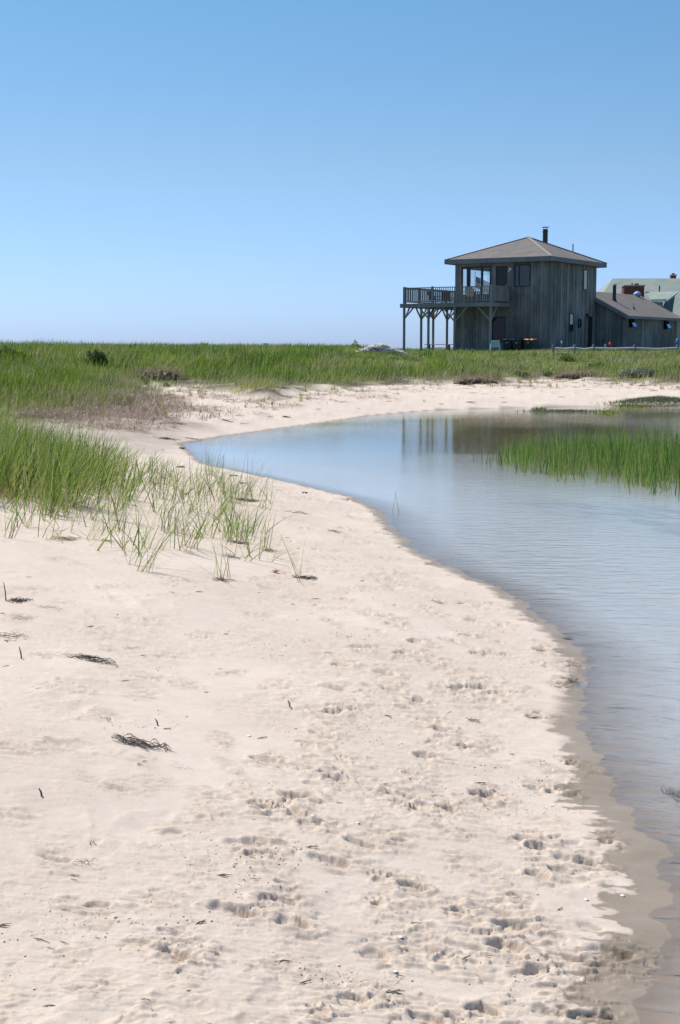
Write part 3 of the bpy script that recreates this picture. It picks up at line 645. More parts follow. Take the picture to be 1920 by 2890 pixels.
T_(938, 1501, 55, 4, .03, 'black seaweed line between the tufts and the pond', 0, r=.004)
T_(835, 1446, 80, 5, .06, 'olive dry grass wisp lying between the tufts and the pond', R(-8), mt=m_weed and simple('olive_wisp', (.22, .2, .08), .7), r=.004, name='grass_wisp', cat='grass wisp')
T_(1590, 1805, 55, 4, .02, 'dark stick-like seaweed on the wet edge', 0, r=.004)
T_(1620, 1930, 80, 7, .10, 'flattened dark weed patch on the wet sand by the water', R(4), r=.002)
T_(1333, 2035, 60, 4, .02, 'black seaweed strand ending in a knot on the walked sand', R(-8), r=.003)
T_(1470, 2535, 70, 3, .02, 'two straw stalks crossed on the near sand', R(18), mt=m_straw, r=.0016, name='straw_stalks', cat='straw')
T_(778, 2278, 50, 5, .03, 'small rust-brown leaf and twig beside a footprint', R(20), mt=m_brn, r=.002, name='leaf_scrap', cat='leaf')
T_(240, 2442, 90, 3, .01, 'thin brown twig with a reddish tip on the near left sand', R(10), mt=m_brn, r=.0018, name='twig', cat='twig')
T_(500, 2165, 90, 2, .02, 'hair-thin dark twig below right of the largest seaweed clump', R(-14), mt=m_twig, r=.0012, name='twig', cat='twig')
T_(305, 2037, 28, 2, .02, 'tiny curled twig above the largest seaweed clump', R(-10), mt=m_twig, r=.0016, name='twig', cat='twig')
T_(265, 2385, 34, 1, .03, 'curved pale twig on the near left sand', R(30), mt=m_twig, r=.0018, name='twig', cat='twig')
T_(1905, 2245, 70, 26, .10, 'pale straw clump sticking out of the water at the right edge', R(10), mt=m_straw, r=.004, name='straw_clump', cat='straw')
T_(545, 1240, 60, 5, .1, 'thin dark wrack line on the sand left of the pond tip', R(-5), r=.006)
for px, py, L, lab in [(500, 1197, 55, 'black wrack streak on the far beach beside the pond tip'), (470, 1238, 75, 'long dark wrack streak just left of the pond tip'), (512, 1266, 20, 'dark lump at the very tip of the pond'),
        (790, 1095, 60, 'dark wrack streak under the far dune straw'), (640, 1188, 35, 'short wrack streak on the far beach sand'), (810, 1178, 28, 'short dark wrack line above the far shore')]:
    T_(px, py, L, 7, .18, lab, R(-6), r=.012, name='wrack_streak')
for px, py, h0, lab in [(18, 1697, .11, 'short dead stem upright by the round seaweed knot'), (62, 1860, .06, 'short dead stem standing at the left, below the stem fan'), (120, 2250, .03, 'stubby brown twig upright in the near left sand'),
                        (447, 2048, .03, 'tiny forked twig upright above the largest seaweed clump'), (820, 1995, .03, 'thin twig upright in the middle of the sand')]:
    x0, y0, z0 = gp(px, py); o = MB().tube([(0, 0, -.02), (-.004, 0, h0*.5), (-.012, 0, h0)], [.004, .0035, .002], 6).build('dead_stem', m_twig, smooth=True, label=lab, cat='stem'); o.location = (x0, y0, z0)
# scattered seaweed scraps
sp = []
for k in range(6):
    q = random.Random(k+90); s = MB()
    for j in range(q.randint(1, 3)):
        a = q.uniform(-.5, .5); l = q.uniform(.015, .045); y0 = q.uniform(-.012, .012)
        s.tube([(-l*math.cos(a), y0-l*math.sin(a), .002), (0, y0+q.uniform(-.006, .006), .006), (l*math.cos(a), y0+l*math.sin(a), .003)], [.0008, .0028, .001], 5)
    me = s.build('seaweed_scrap', m_weedk).data; bpy.data.objects.remove(S.collection.objects[-1]) if False else None; sp.append(me)
scr = [o for o in S.collection.objects if o.name.startswith('seaweed_scrap')]
for o in scr: bpy.data.objects.remove(o)
cnt = 0
while cnt < 130:
    y = 3.4+22*rr.random()**1.6; x = rr.uniform(-.27, .2)*(y+.5); _, s_, gg = land(np.array([x]), np.array([y]))
    if s_[0] < .15: continue
    o = bpy.data.objects.new('seaweed_scrap', sp[cnt % 6]); S.collection.objects.link(o); o.location = (x, y, gz(x, y)+.001)
    k = rr.uniform(.2, .75)*(1+max(0, y-8)*.08); o.scale = (k, k, k); o.rotation_euler = (0, 0, rr.uniform(-.9, .9))
    tag(o, 'small dark seaweed scrap on the sand', 'seaweed', 'seaweed scraps scattered on the sand'); cnt += 1
cnt = 0
while cnt < 90:
    y = rr.uniform(27, 56); x = rr.uniform(-.24, .26)*y; _, s_, gg = land(np.array([x]), np.array([y]))
    if s_[0] < .6 or gg[0] > 0 or rr.random() < .5*(s_[0] < 3): continue
    o = bpy.data.objects.new('wrack_scrap', sp[cnt % 6]); S.collection.objects.link(o); o.location = (x, y, gz(x, y)+.005)
    k = rr.uniform(1, 3.6); o.scale = (k*1.2, k*1.8, k*.8); o.rotation_euler = (0, 0, rr.uniform(-.5, .3))
    tag(o, 'dark wrack scrap lying on the pale far beach', 'seaweed', 'wrack scraps on the far beach'); cnt += 1
# sand crumbs thrown up by feet (one mass)
g = np.random.default_rng(71); n0 = 110000
y = 3.2+11*g.random(n0)**1.4; x = g.uniform(-.3, .26, n0)*(y+.6); _, s_, gg = land(x, y)
pr = sst(.12, .4, s_)*(.05+.95*sst(3.6, 1.4, s_))*sst(.1, .6, fbm(x*1.8, y*1.8, 3, 220)+.05)**1.5*.5
keep = g.random(n0) < pr*np.where(x < -.08*y, .5, 1.5); x, y = x[keep], y[keep]; n = len(x); z = gza(x, y)
ico = np.array([(0, 0, 1), (.9, 0, .2), (.25, .85, .15), (-.75, .5, .3), (-.7, -.55, .1), (.3, -.85, .25), (0, 0, -.6)]); it = np.array([(0,1,2),(0,2,3),(0,3,4),(0,4,5),(0,5,1),(6,2,1),(6,3,2),(6,4,3),(6,5,4),(6,1,5)])
sz = (.001+.0034*g.random(n)**4); a = g.uniform(0, 6.28, n); ca, sa = np.cos(a)[:, None], np.sin(a)[:, None]; jit = 1+.3*g.normal(size=(n, 7))
vx_ = ico[None, :, 0]*1.3; vy_ = ico[None, :, 1]; V = np.stack([(vx_*ca-vy_*sa)*jit, (vx_*sa+vy_*ca)*jit, ico[None, :, 2]*.8*jit], -1)*sz[:, None, None]+np.stack([x, y, z+sz*.3], -1)[:, None, :]
link('sand_crumbs', fast_mesh('sand_crumbs', V.reshape(-1, 3), None, (np.arange(n)[:, None, None]*7+it[None]).reshape(-1, 3)), simple('sand_crumb', (.80, .66, .53), .95, .2, 30), kind='stuff', label='crumbs of sand thrown up around the footprints', cat='sand'); print('crumbs', n)
# shells
m_shell = simple('shell', (.78, .74, .7), .4)
for i, (px, py) in enumerate([(330, 1733), (645, 1780), (932, 1828), (703, 2078), (1132, 2646), (1117, 2745), (1757, 2530), (1010, 2325), (1655, 2540)]):
    x0, y0, z0 = gp(px, py); s = MB(); r = .006+.004*random.random()
    pts = [(0, 0, r*.7)]+[(r*(1+.1*math.cos(5*a))*math.cos(a), r*1.1*math.sin(a), 0) for a in [k*math.pi/6 for k in range(12)]]
    s._add(pts, [(0, k+1, (k+1) % 12+1) for k in range(12)]); o = s.build('shell_fragment', m_shell, smooth=True, label='tiny white shell fragment on the sand', cat='shell', group='shell fragments on the sand'); o.location = (x0, y0, z0+.002)
x0, y0, z0 = gp(778, 1617); s = MB()
for k in range(7):
    a = R(-60+20*k); s.tube([(0, 0, .005), (.02*math.sin(a), .015*math.cos(a), .02), (.045*math.sin(a), .03*math.cos(a), .006)], [.004, .003, .001], 5)
s.tube([(-.015, 0, .004), (0, 0, .018), (.015, 0, .004)], [.008, .012, .006], 7); o = s.build('crab_shell', simple('crab', (.62, .36, .22), .5), smooth=True, label='small orange crab shell on the sand between two tufts', cat='crab shell'); o.location = (x0, y0, z0)

# ------------------------------------------------------------ buildings
def wood(name, cols, stain=.5, rough=.85):
    m, t, b = mat(name); n = noise(t, 1.6, 6, .65, stretch(t, (6, 6, .7))); n2 = noise(t, 1, 4, .6, stretch(t, (.7, .7, .5)))
    c = ramp(t, attr(t, 'tint'), [(i/(len(cols)-1), c_) for i, c_ in enumerate(cols)])
    c = mix(t, mapr(t, n, .35, .7, 0, .7), c, tuple(x*.55 for x in cols[0]))
    c = mix(t, mapr(t, n2, .45, .7, 0, stain), c, (.42, .42, .41))
    t.links.new(c, b.inputs['Base Color']); b.inputs['Roughness'].default_value = rough; bump(t, b, n, .01, .6); return m
m_board = wood('weathered_board', [(.125, .123, .12), (.17, .167, .163), (.235, .23, .225), (.12, .117, .11), (.35, .345, .335)])
m_trim = wood('weathered_trim', [(.20, .22, .235), (.25, .27, .28)], .2)
m_deck = wood('deck_timber', [(.20, .205, .205), (.26, .265, .26), (.31, .315, .31)], .3)
m_rail = wood('pale_rail', [(.55, .54, .51), (.68, .67, .64)], .1)
m_dark = simple('black_metal', (.02, .022, .024), .5); m_galv = simple('galvanised', (.45, .47, .49), .4, .1, 8, .7)
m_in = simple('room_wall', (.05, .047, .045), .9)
def shingle(name, c0, c1, sc=1.):
    m, t, b = mat(name); br = N(t, 'ShaderNodeTexBrick', Scale=1.); br.inputs['Brick Width'].default_value = .3*sc; br.inputs['Row Height'].default_value = .14*sc; br.inputs['Mortar Size'].default_value = .012
    br.inputs['Color1'].default_value = (*c0, 1); br.inputs['Color2'].default_value = (*c1, 1); br.inputs['Mortar'].default_value = (*[x*.65 for x in c0], 1); br.inputs['Bias'].default_value = 0
    t.links.new(stretch(t, (1, 1, 1)), br.inputs['Vector'])
    c = mix(t, mapr(t, noise(t, 1.3, 5), .35, .7, 0, .45), br.outputs[0], tuple(x*1.25 for x in c1)); c = mix(t, mapr(t, noise(t, 30, 3), .4, .8, 0, .4), c, tuple(x*.5 for x in c0))
    t.links.new(c, b.inputs['Base Color']); b.inputs['Roughness'].default_value = .95; bump(t, b, br.outputs[1], .01, -.5); return m
m_roof = shingle('brown_shingles', (.17, .148, .135), (.225, .198, .18)); m_roof2 = shingle('green_grey_shingles', (.30, .345, .30), (.36, .40, .35))
m_brick = shingle('red_brick', (.13, .045, .035), (.19, .07, .05), .8)
def glass(name, tint=(.55, .62, .66), ior=1.6, gc=(1, 1, 1)):
    m = bpy.data.materials.new(name); m.use_nodes = True; t = m.node_tree
    for n in list(t.nodes): t.nodes.remove(n)
    out = N(t, 'ShaderNodeOutputMaterial'); lw = N(t, 'ShaderNodeLayerWeight'); lw.inputs[0].default_value = .5; r0 = ((ior-1)/(ior+1))**2
    glc = (*gc, 1); pw = math_(t, 'POWER', lw.outputs['Facing'], 4.); fm = mapr(t, pw, 0, 1, r0, 1); gl = N(t, 'ShaderNodeBsdfGlossy', Roughness=.02); gl.inputs['Color'].default_value = glc; tr = N(t, 'ShaderNodeBsdfTransparent'); tr.inputs[0].default_value = (*tint, 1)
    mx = N(t, 'ShaderNodeMixShader'); t.links.new(fm, mx.inputs[0]); t.links.new(tr.outputs[0], mx.inputs[1]); t.links.new(gl.outputs[0], mx.inputs[2]); t.links.new(mx.outputs[0], out.inputs['Surface']); return m
m_glass = glass('window_glass', (.95, .97, .97), 1.45); m_glass2 = glass('tilted_glass', (.25, .35, .5), 14, (.55, .78, 1))
m_blind = simple('white_panel', (.75, .77, .80), .8, .05)
HZ = 1.42
def boards(mb, p0, p1, z0, z1, th, holes=(), pitch=.19, top=None):
    """vertical boards along p0->p1; holes = (t0,t1,z0,z1) in metres along; top(t) gives the board top"""
    p0 = Vector((*p0, 0)); p1 = Vector((*p1, 0)); d = p1-p0; L = d.length; d.normalize(); nrm = Vector((d.y, -d.x, 0)); t = 0
    cuts = sorted(set([0, L]+[h for hh in holes for h in hh[:2]]))
    for a, b_ in zip(cuts[:-1], cuts[1:]):
        k = max(1, round((b_-a)/pitch))
        for i in range(k):
            u0 = a+(b_-a)*i/k; u1 = a+(b_-a)*(i+1)/k; um = (u0+u1)/2; zt = top(um) if top else z1
            segs = [(z0, zt)]
            for h in holes:
                if h[0] <= um <= h[1]:
                    ns = []
                    for s0, s1 in segs:
                        if h[2] > s0: ns.append((s0, min(h[2], s1)))
                        if h[3] < s1: ns.append((max(h[3], s0), s1))
                    segs = [s for s in ns if s[1]-s[0] > .01]
            off = random.uniform(0, .012); g_ = .006; tnt = random.random()
            for s0, s1 in segs:
                M = Matrix.Translation(p0) @ Matrix(((d.x, nrm.x, 0, 0), (d.y, nrm.y, 0, 0), (0, 0, 1, 0), (0, 0, 0, 1)))
                mb.box((u0+g_, -th, s0), (u1-g_, off, s1), tnt, M)
def window(parent, p0, p1, a, b_, z0, z1, name='window', mulls=(), gm=None, blind=0, fr=.06, frm=None):
    p0 = Vector((*p0, 0)); p1 = Vector((*p1, 0)); d = (p1-p0).normalized(); nrm = Vector((d.y, -d.x, 0))
    M = Matrix.Translation(p0) @ Matrix(((d.x, nrm.x, 0, 0), (d.y, nrm.y, 0, 0), (0, 0, 1, 0), (0, 0, 0, 1)))
    s = MB(); y0, y1 = -.06, .035
    s.box((a, y0, z0), (a+fr, y1, z1), .5, M).box((b_-fr, y0, z0), (b_, y1, z1), .5, M).box((a+fr, y0, z0), (b_-fr, y1, z0+fr), .5, M).box((a+fr, y0, z1-fr), (b_-fr, y1, z1), .5, M)
    for m0, m1 in mulls: s.box((m0, y0, z0+fr), (m1, y1-.005, z1-fr), .5, M)
    o = s.build(name, frm or m_dark, parent)
    MB().box((a+fr, -.012, z0+fr), (b_-fr, -.006, z1-fr), .5, M).build('pane', gm or m_glass, o)
    if blind: MB().box((a+fr, .001, z0+fr+(z1-z0-2*fr)*(1-blind)), (b_-fr, .006, z1-fr), .5, M).build('blind', m_blind, o)  # plain white sheet just outside the pane, from the top down
    return o
RZ = math.atan2(-.53, .848)
H = empty('beach_house', (W0[0], W0[1], HZ), RZ, label='weathered grey two-storey beach house with a low hipped roof and black chimney pipe', cat='house')
LW, RW, EZ = 5.8, 7.5, 6.75-HZ
FL = 4.36-HZ
# wall front: x from -LW to 0 at y=0 ; d=(1,0): outward normal (0,-1)
holes_f = [(.42, 2.32, FL+.5, EZ-.22), (2.62, 3.36, FL, EZ-.24), (3.80, 4.83, FL+.95, EZ-.2), (2.42, 3.30, .75, 2.2)]
s = MB(); boards(s, (-LW, 0), (0, 0), -.4, EZ, .12, holes_f); s.build('wall', m_board, H)
holes_r = [(5.42, 6.05, 5.25-HZ, 6.5-HZ), (3.40, 3.98, 2.75-HZ, 3.85-HZ), (6.30, 7.15, 0, 2.3)]
s = MB(); boards(s, (0, 0), (0, RW), -.4, EZ, .12, holes_r); s.build('wall', m_board, H)
holes_b = [(2.0, 4.6, FL+.6, EZ-.25)]
s = MB(); boards(s, (0, RW), (-LW, RW), -.4, EZ, .12, [(3.6, 5.3, FL+.5, EZ-.25)]); s.build('wall', m_board, H)
holes_l = [(2.6, 7.25, FL+.45, EZ-.22)]
s = MB(); boards(s, (-LW, RW), (-LW, 0), -.4, EZ, .12, holes_l); s.build('wall', m_board, H)
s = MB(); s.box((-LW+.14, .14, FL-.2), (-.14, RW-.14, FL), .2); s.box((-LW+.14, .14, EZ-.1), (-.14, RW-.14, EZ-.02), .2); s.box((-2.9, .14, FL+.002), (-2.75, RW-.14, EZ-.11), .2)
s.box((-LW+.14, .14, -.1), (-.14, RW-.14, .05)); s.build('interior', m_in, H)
ov = .45; pk = 8.36-HZ
e = [(-LW-ov, -ov), (ov, -ov), (ov, RW+ov), (-LW-ov, RW+ov)]; et = EZ+.17; cpk = (-LW/2, RW/2, pk)
s = MB()
for i in range(4):
    a, b_ = e[i], e[(i+1) % 4]; s._add([(a[0], a[1], et), (b_[0], b_[1], et), cpk], [(0, 1, 2)], .5)
    s._add([(a[0], a[1], et+.03), (b_[0], b_[1], et+.03), (cpk[0], cpk[1], pk+.03)], [(0, 1, 2)], .5)
ro = s.build('roof', m_roof, H)
s = MB(); 
for i in range(4):
    a, b_ = Vector((*e[i], et+.04)), Vector((*e[(i+1) % 4], et+.04)); s.bar(a, Vector((cpk[0], cpk[1], pk+.045)), .22, .03, .9)
s.build('hip_cap', simple('hip_shingle', (.30, .27, .24), .9), ro)
s = MB(); fz = EZ-.06
s.box((e[0][0], e[0][1]-.03, fz), (e[1][0], e[1][1], et+.035)).box((ov, -ov-.03, fz+.002), (ov+.03, RW+ov, et+.033)).box((e[3][0], RW+ov, fz), (e[2][0], RW+ov+.03, et+.035)).box((e[0][0]-.03, -ov-.03, fz+.002), (e[0][0], RW+ov, et+.033))
s.build('fascia', m_trim, H)
MB().poly([(e[0][0], e[0][1], fz+.02), (e[3][0], e[3][1], fz+.02), (e[2][0], e[2][1], fz+.02), (e[1][0], e[1][1], fz+.02)]).build('soffit', m_board, H)
c = MB().tube([(-2.7, 5.85, pk-1.2), (-2.7, 5.85, 9.0-HZ)], .155, 16).tube([(-2.7, 5.85, 8.82-HZ), (-2.7, 5.85, 8.86-HZ)], .18, 16).build('chimney_pipe', m_dark, H, smooth=False)
MB().tube([(-2.7, 5.85, 9.1-HZ), (-2.7, 5.85, 9.13-HZ)], .22, 16).tube([(-2.62, 5.85, 8.98-HZ), (-2.62, 5.85, 9.11-HZ)], .012, 5).tube([(-2.8, 5.85, 8.98-HZ), (-2.8, 5.85, 9.11-HZ)], .012, 5).build('rain_cap', m_dark, c)
v = MB().tube([(-.9, 5.9, 7.0-HZ), (-.9, 5.9, 8.05-HZ)], .045, 10).build('vent_pipe', m_galv, H)
MB().tube([(-.9, 5.9, 7.3-HZ), (-.9, 5.9, 7.52-HZ)], [.16, .06], 10).build('flashing', m_dark, v)
F0, F1 = (-LW, 0), (0, 0)
window(H, F0, F1, *holes_f[0], mulls=[(.76, .98), (1.68, 1.80)], fr=.07)
window(H, F0, F1, *holes_f[2], mulls=[(4.08, 4.14)], fr=.055)
window(H, F0, F1, *holes_f[3], gm=glass('dark_glass', (.25, .27, .27), 1.4), fr=.06)
R0, R1 = (0, 0), (0, RW)
window(H, R0, R1, *holes_r[0], blind=1, fr=.07); window(H, R0, R1, *holes_r[1], blind=.6, fr=.06)
L0, L1 = (-LW, RW), (-LW, 0); window(H, L0, L1, *holes_l[0])
B0, B1 = (0, RW), (-LW, RW); window(H, B0, B1, 3.6, 5.3, FL+.5, EZ-.25)
# doors
def door(parent, x0, x1, y0, y1, z0, z1, m_):
    d = MB().box((x0, y0, z0), (x1, y1, z1)).build('door', m_, parent); return d
m_ddoor = simple('dark_door', (.02, .022, .02), .4)
d_ = door(H, -LW+2.62, -LW+3.36, .06, .10, FL, EZ-.24, m_ddoor); MB().box((-LW+3.27, .02, FL+.95), (-LW+3.30, .058, FL+1.1)).build('handle', m_galv, d_)
d_ = door(H, -.11, -.07, 6.30, 7.15, 0, 2.3, m_ddoor); MB().box((-.068, 6.36, .98), (-.03, 6.40, 1.1)).build('handle', m_galv, d_)
MB().box((-LW+3.5, -.09, EZ-.5), (-LW+3.62, 0, EZ-.36)).tube([(-LW+3.53, -.06, EZ-.5), (-LW+3.5, -.14, EZ-.58)], [.03, .05], 8).build('floodlight', simple('white_paint', (.75, .75, .72), .5), H)
MB().box((.012, 5.95, 2.30), (.12, 6.1, 2.45)).tube([(.1, 6.02, 2.3), (.16, 6.02, 2.18)], [.05, .07], 8).build('wall_lamp', m_dark, H)
# deck
dx0, dx1, dy0, dy1 = -7.94, -2.22, -2.48, 4.6; dt = FL
s = MB(); yy = dy0+.02
while yy < -.14:
    s.box((dx0, yy, dt-.045), (dx1, yy+.13, dt)); yy += .14
yy = -.13
while yy < dy1-.14:
    s.box((dx0, yy, dt-.045), (-LW-.03, yy+.13, dt)); yy += .14
s.build('deck_floor', m_deck, H)
s = MB(); s.box((dx0-.16, dy0-.04, dt-.22), (dx1+.06, dy0, dt+.012)).box((dx0-.04, dy0+.001, dt-.22), (dx0, dy1, dt+.01)).box((dx1, dy0+.001, dt-.22), (dx1+.04, -.02, dt+.01)).box((dx0, dy1, dt-.22), (-LW, dy1+.04, dt+.01))
for k in range(11): s.box((dx0+.5+k*.5, dy0+.001, dt-.2), (dx0+.54+k*.5, -.03, dt-.05)) if dx0+.5+k*.5 < dx1 else None
for k in range(9): s.box((dx0+.01, .3+k*.5, dt-.2), (-LW-.02, .34+k*.5, dt-.05))
s.build('deck_frame', m_deck, H)
def brace(s, p, dirx, diry, l=.62):
    s.bar((p[0], p[1], dt-.24-l), (p[0]+dirx*l, p[1]+diry*l, dt-.22), .07)
posts = [(-7.94+.06, dy0+.08, 'x+'), (-6.27, dy0+.08, 'x'), (-4.57, dy0+.08, 'x'), (-2.30, dy0+.08, 'x-'), (dx0+.06, -.33, 'y'), (dx0+.06, 1.18, 'y'), (dx0+.06, 2.98, 'y')]
for x0, y0, k in posts:
    MB().box((x0-.055, y0-.055, -.5), (x0+.055, y0+.055, dt-.22)).build('deck_post', m_deck, H)
    s = MB(); L_ = .62 if x0 < -4.6 else .8
    if k[0] == 'x':
        if k != 'x-': brace(s, (x0, y0), 1, 0, L_)
        if k != 'x+': brace(s, (x0, y0), -1, 0, L_)
        brace(s, (x0, y0), 0, 1, L_)
    else:
        brace(s, (x0, y0), 0, 1); brace(s, (x0, y0), 0, -1); brace(s, (x0, y0), 1, 0)
    s.build('knee_brace', m_deck, H)
def railing(p, q, npost):
    p = Vector(p); q = Vector(q); L = (q-p).length; d = (q-p)/L; rt = dt+.93
    s = MB(); s.bar(p+Vector((0, 0, rt-.02)), q+Vector((0, 0, rt-.02)), .045, .11, None, math.pi/2 if abs(d.x) > .5 else 0).bar(p+Vector((0, 0, dt+.12)), q+Vector((0, 0, dt+.12)), .05)
    n = int(L/.135)
    for i in range(1, n): c_ = p+d*L*i/n; s.box((c_.x-.018, c_.y-.018, dt+.14), (c_.x+.018, c_.y+.018, rt-.04))
    o = s.build('railing', m_deck, H)
    for i in range(npost):
        c_ = p+d*L*i/max(1, npost-1); MB().box((c_.x-.05, c_.y-.05, dt+.012), (c_.x+.05, c_.y+.05, rt+.05)).build('rail_post', m_deck, o)
railing((dx0+.06, dy0+.06, 0), (dx1-.05, dy0+.06, 0), 4); railing((dx0+.06, dy0+.2, 0), (dx0+.06, dy1-.1, 0), 5); railing((dx1-.06, dy0+.2, 0), (dx1-.06, -.1, 0), 2); railing((dx0+.2, dy1-.06, 0), (-LW-.1, dy1-.06, 0), 2)
# annex
AN = empty('annex_building', (W0[0]+cB[0]*RW, W0[1]+cB[1]*RW, HZ), RZ, label='low single-storey grey wing with sloping brown roof attached right of the beach house', cat='building')
ax1, ar, axb, ay1 = 1.79, -.96, -3.7, 10.0; aez = 3.92-HZ-.1; sl = .52; arz = aez+sl*(ax1-ar)
tg = lambda t: aez+sl*min(t-0, 1e9)
s = MB(); L = ax1-axb; boards(s, (axb, 0), (ax1, 0), -.4, 0, .1, [], top=lambda t: aez+sl*(L-t) if axb+t > ar else arz-sl*(ar-(axb+t))); s.build('wall', m_board, AN)
hw = [(.95, 1.55, 1.65, 2.17), (7.3, 7.95, 1.62, 2.15)]
s = MB(); boards(s, (ax1, 0), (ax1, ay1), -.4, aez, .1, hw); s.build('wall', m_board, AN)
s = MB(); boards(s, (ax1, ay1), (axb, ay1), -.4, 0, .1, [], top=lambda t: aez+sl*t if ax1-t > ar else arz-sl*(ar-(ax1-t))); s.build('wall', m_board, AN)
s = MB(); boards(s, (axb, ay1), (axb, 0), -.4, arz-sl*(ar-axb), .1, []); s.build('wall', m_board, AN)
o_ = .3; th = .05
def rz_(x): return arz-sl*abs(x-ar)+.04
s = MB()
for xa, xb in ((ar, ax1+o_), (axb-o_, ar)):
    y0 = -.22 if xa == ar else .02
    s.prism([(xa, y0, rz_(xa)), (xb, y0, rz_(xb)), (xb, ay1+.3, rz_(xb)), (xa, ay1+.3, rz_(xa))], (0, 0, th))
s.build('roof', m_roof, AN)
s = MB(); s.prism([(.02, -.26, rz_(.02)-.14), (ax1+o_, -.26, rz_(ax1+o_)-.14), (ax1+o_, -.26, rz_(ax1+o_)+th), (.02, -.26, rz_(.02)+th)], (0, .035, 0)).box((ax1+o_, -.26, rz_(ax1+o_)-.12), (ax1+o_+.03, ay1+.32, rz_(ax1+o_)+th-.005))
s.build('fascia', m_trim, AN)
c = MB().tube([(.18, 2.6, rz_(.18)-.1), (.18, 2.6, rz_(.18)+1.0)], .11, 14).build('chimney_pipe', m_dark, AN); MB().tube([(.18, 2.6, rz_(.18)+1.0), (.18, 2.6, rz_(.18)+1.09)], [.15, .12], 14).build('rain_cap', m_galv, c); MB().tube([(.18, 2.6, rz_(.3)-.02), (.18, 2.6, rz_(.1)+.14)], [.2, .12], 14).build('flashing', m_dark, c)
v = MB().tube([(1.1, 3.6, rz_(1.1)-.1), (1.1, 3.6, rz_(1.1)+.42)], .035, 8).build('vent_pipe', m_galv, AN); MB().tube([(1.1, 3.6, rz_(1.1)-.03), (1.1, 3.6, rz_(1.1)+.16)], [.14, .05], 8).build('flashing', m_dark, v)
for h in hw:
    f = MB(); f.box((ax1-.3, h[0]-.02, h[2]-.02), (ax1-.28, h[1]+.02, h[3]+.02)).box((ax1-.28, h[0]-.04, h[3]), (ax1+.03, h[1]+.04, h[3]+.05)).box((ax1-.28, h[0]-.04, h[2]-.05), (ax1+.03, h[1]+.04, h[2])).box((ax1-.28, h[0]-.05, h[2]), (ax1+.03, h[0]+.005, h[3])).box((ax1-.28, h[1]-.005, h[2]), (ax1+.03, h[1]+.05, h[3]))
    w_ = f.build('window', m_dark, AN); hh_ = h[3]-h[2]
    MB().prism([(ax1+.04, h[0]+.02, h[3]), (ax1+.04, h[1]-.02, h[3]), (ax1+.04+hh_*.5, h[1]-.02, h[3]-hh_*.9), (ax1+.04+hh_*.5, h[0]+.02, h[3]-hh_*.9)], (.02, 0, .01)).build('awning_sash', m_glass2, w_)
# ring on the wall, chair, bins and the rest (house-local points)
def hw_(X, Y, Z=0): return (W0[0]-X*cA[0]+Y*cB[0], W0[1]-X*cA[1]+Y*cB[1], HZ+Z)
s = MB(); s.tube([(0, .19*math.cos(a), .24*math.sin(a)) for a in [k*math.pi/12 for k in range(25)]], .045, 8, False)
o = s.build('wall_ring', simple('dark_rubber', (.03, .03, .03), .6), smooth=True, label='dark oval ring hung on the right-hand house wall beside the small window', cat='ring'); o.location = hw_(.07, 4.87, 3.28-HZ); o.rotation_euler = (0, 0, RZ)
def plastic_chair(loc, rz, m_, lab):
    r = empty('plastic_chair', loc, rz, label=lab, cat='chair')
    MB().box((-.24, -.24, .42), (.24, .22, .45)).box((-.24, -.26, .36), (.24, -.235, .44)).build('seat', m_, r, bevel=.01)
    s = MB(); 
    for k in range(5): x0 = -.2+k*.1; s.bar((x0, .22, .44), (x0*1.05, .33, .84), .07, .02)
    s.bar((-.25, .335, .86), (.25, .335, .86), .06, .09); s.build('backrest', m_, r)
    for sx in (-1, 1):
        MB().bar((sx*.26, -.24, .64), (sx*.26, .27, .66), .05, .03).build('armrest', m_, r)
        for y0, z1 in ((-.22, .64), (.22, .66)): MB().bar((sx*.29, y0*1.15, 0), (sx*.25, y0, z1), .05).build('leg', m_, r)
    return r
m_bluec = simple('pale_blue_plastic', (.42, .62, .78), .45, .05); m_beige = simple('beige_canvas', (.50, .44, .36), .8)
def at_house(px, Y): # on the line parallel to the front wall at local y=Y
    best = None
    for i in range(2000):
        X = -9+i*.006; p = hw_(X, Y); q = 960+FPX*p[0]/(p[1]*math.cos(TH)+(HC-HZ)*math.sin(TH))
        if best is None or abs(q-px) < best[0]: best = (abs(q-px), X, p)
    return best[1], best[2]
X, p = at_house(1397, -2.9); cz = max(gz(p[0], p[1]), HZ-.1); plastic_chair((p[0], p[1], cz+.03), R(178), m_bluec, 'pale blue plastic chair turned away, beside the front deck post').scale = (.95, .9, .78)
def bin_(px, lidm, lab):
    X, p = at_house(px, -1.1); r = empty('wheelie_bin', (p[0], p[1], max(gz(p[0], p[1]), HZ-.05)), RZ, label=lab, cat='bin'); r['group'] = 'bins against the front wall'; r.scale = (1, 1, .84)
    s = MB(); s._add([(-.22, -.24, .05), (.22, -.24, .05), (.22, .2, .05), (-.22, .2, .05), (-.28, -.3, .88), (.28, -.3, .88), (.28, .3, .88), (-.28, .3, .88)], [(3,2,1,0),(4,5,6,7),(0,1,5,4),(1,2,6,5),(2,3,7,6),(3,0,4,7)])
    s.build('body', m_bin, r, bevel=.015)
    s = MB(); s._add([(-.3, -.33, .89), (.3, -.33, .89), (.3, .33, .89), (-.3, .33, .89), (-.26, -.27, .97), (.26, -.27, .97), (.26, .3, .99), (-.26, .3, .99)], [(3,2,1,0),(4,5,6,7),(0,1,5,4),(1,2,6,5),(2,3,7,6),(3,0,4,7)]); s.build('lid', lidm, r, bevel=.01)
    MB().box((-.07, -.315, .70), (.07, -.30, .74)).build('grip', m_galv, r)
    for sx in (-1, 1): MB().tube([(sx*.25, .24, .1), (sx*.29, .24, .1)], .1, 12).build('wheel', m_dark, r)
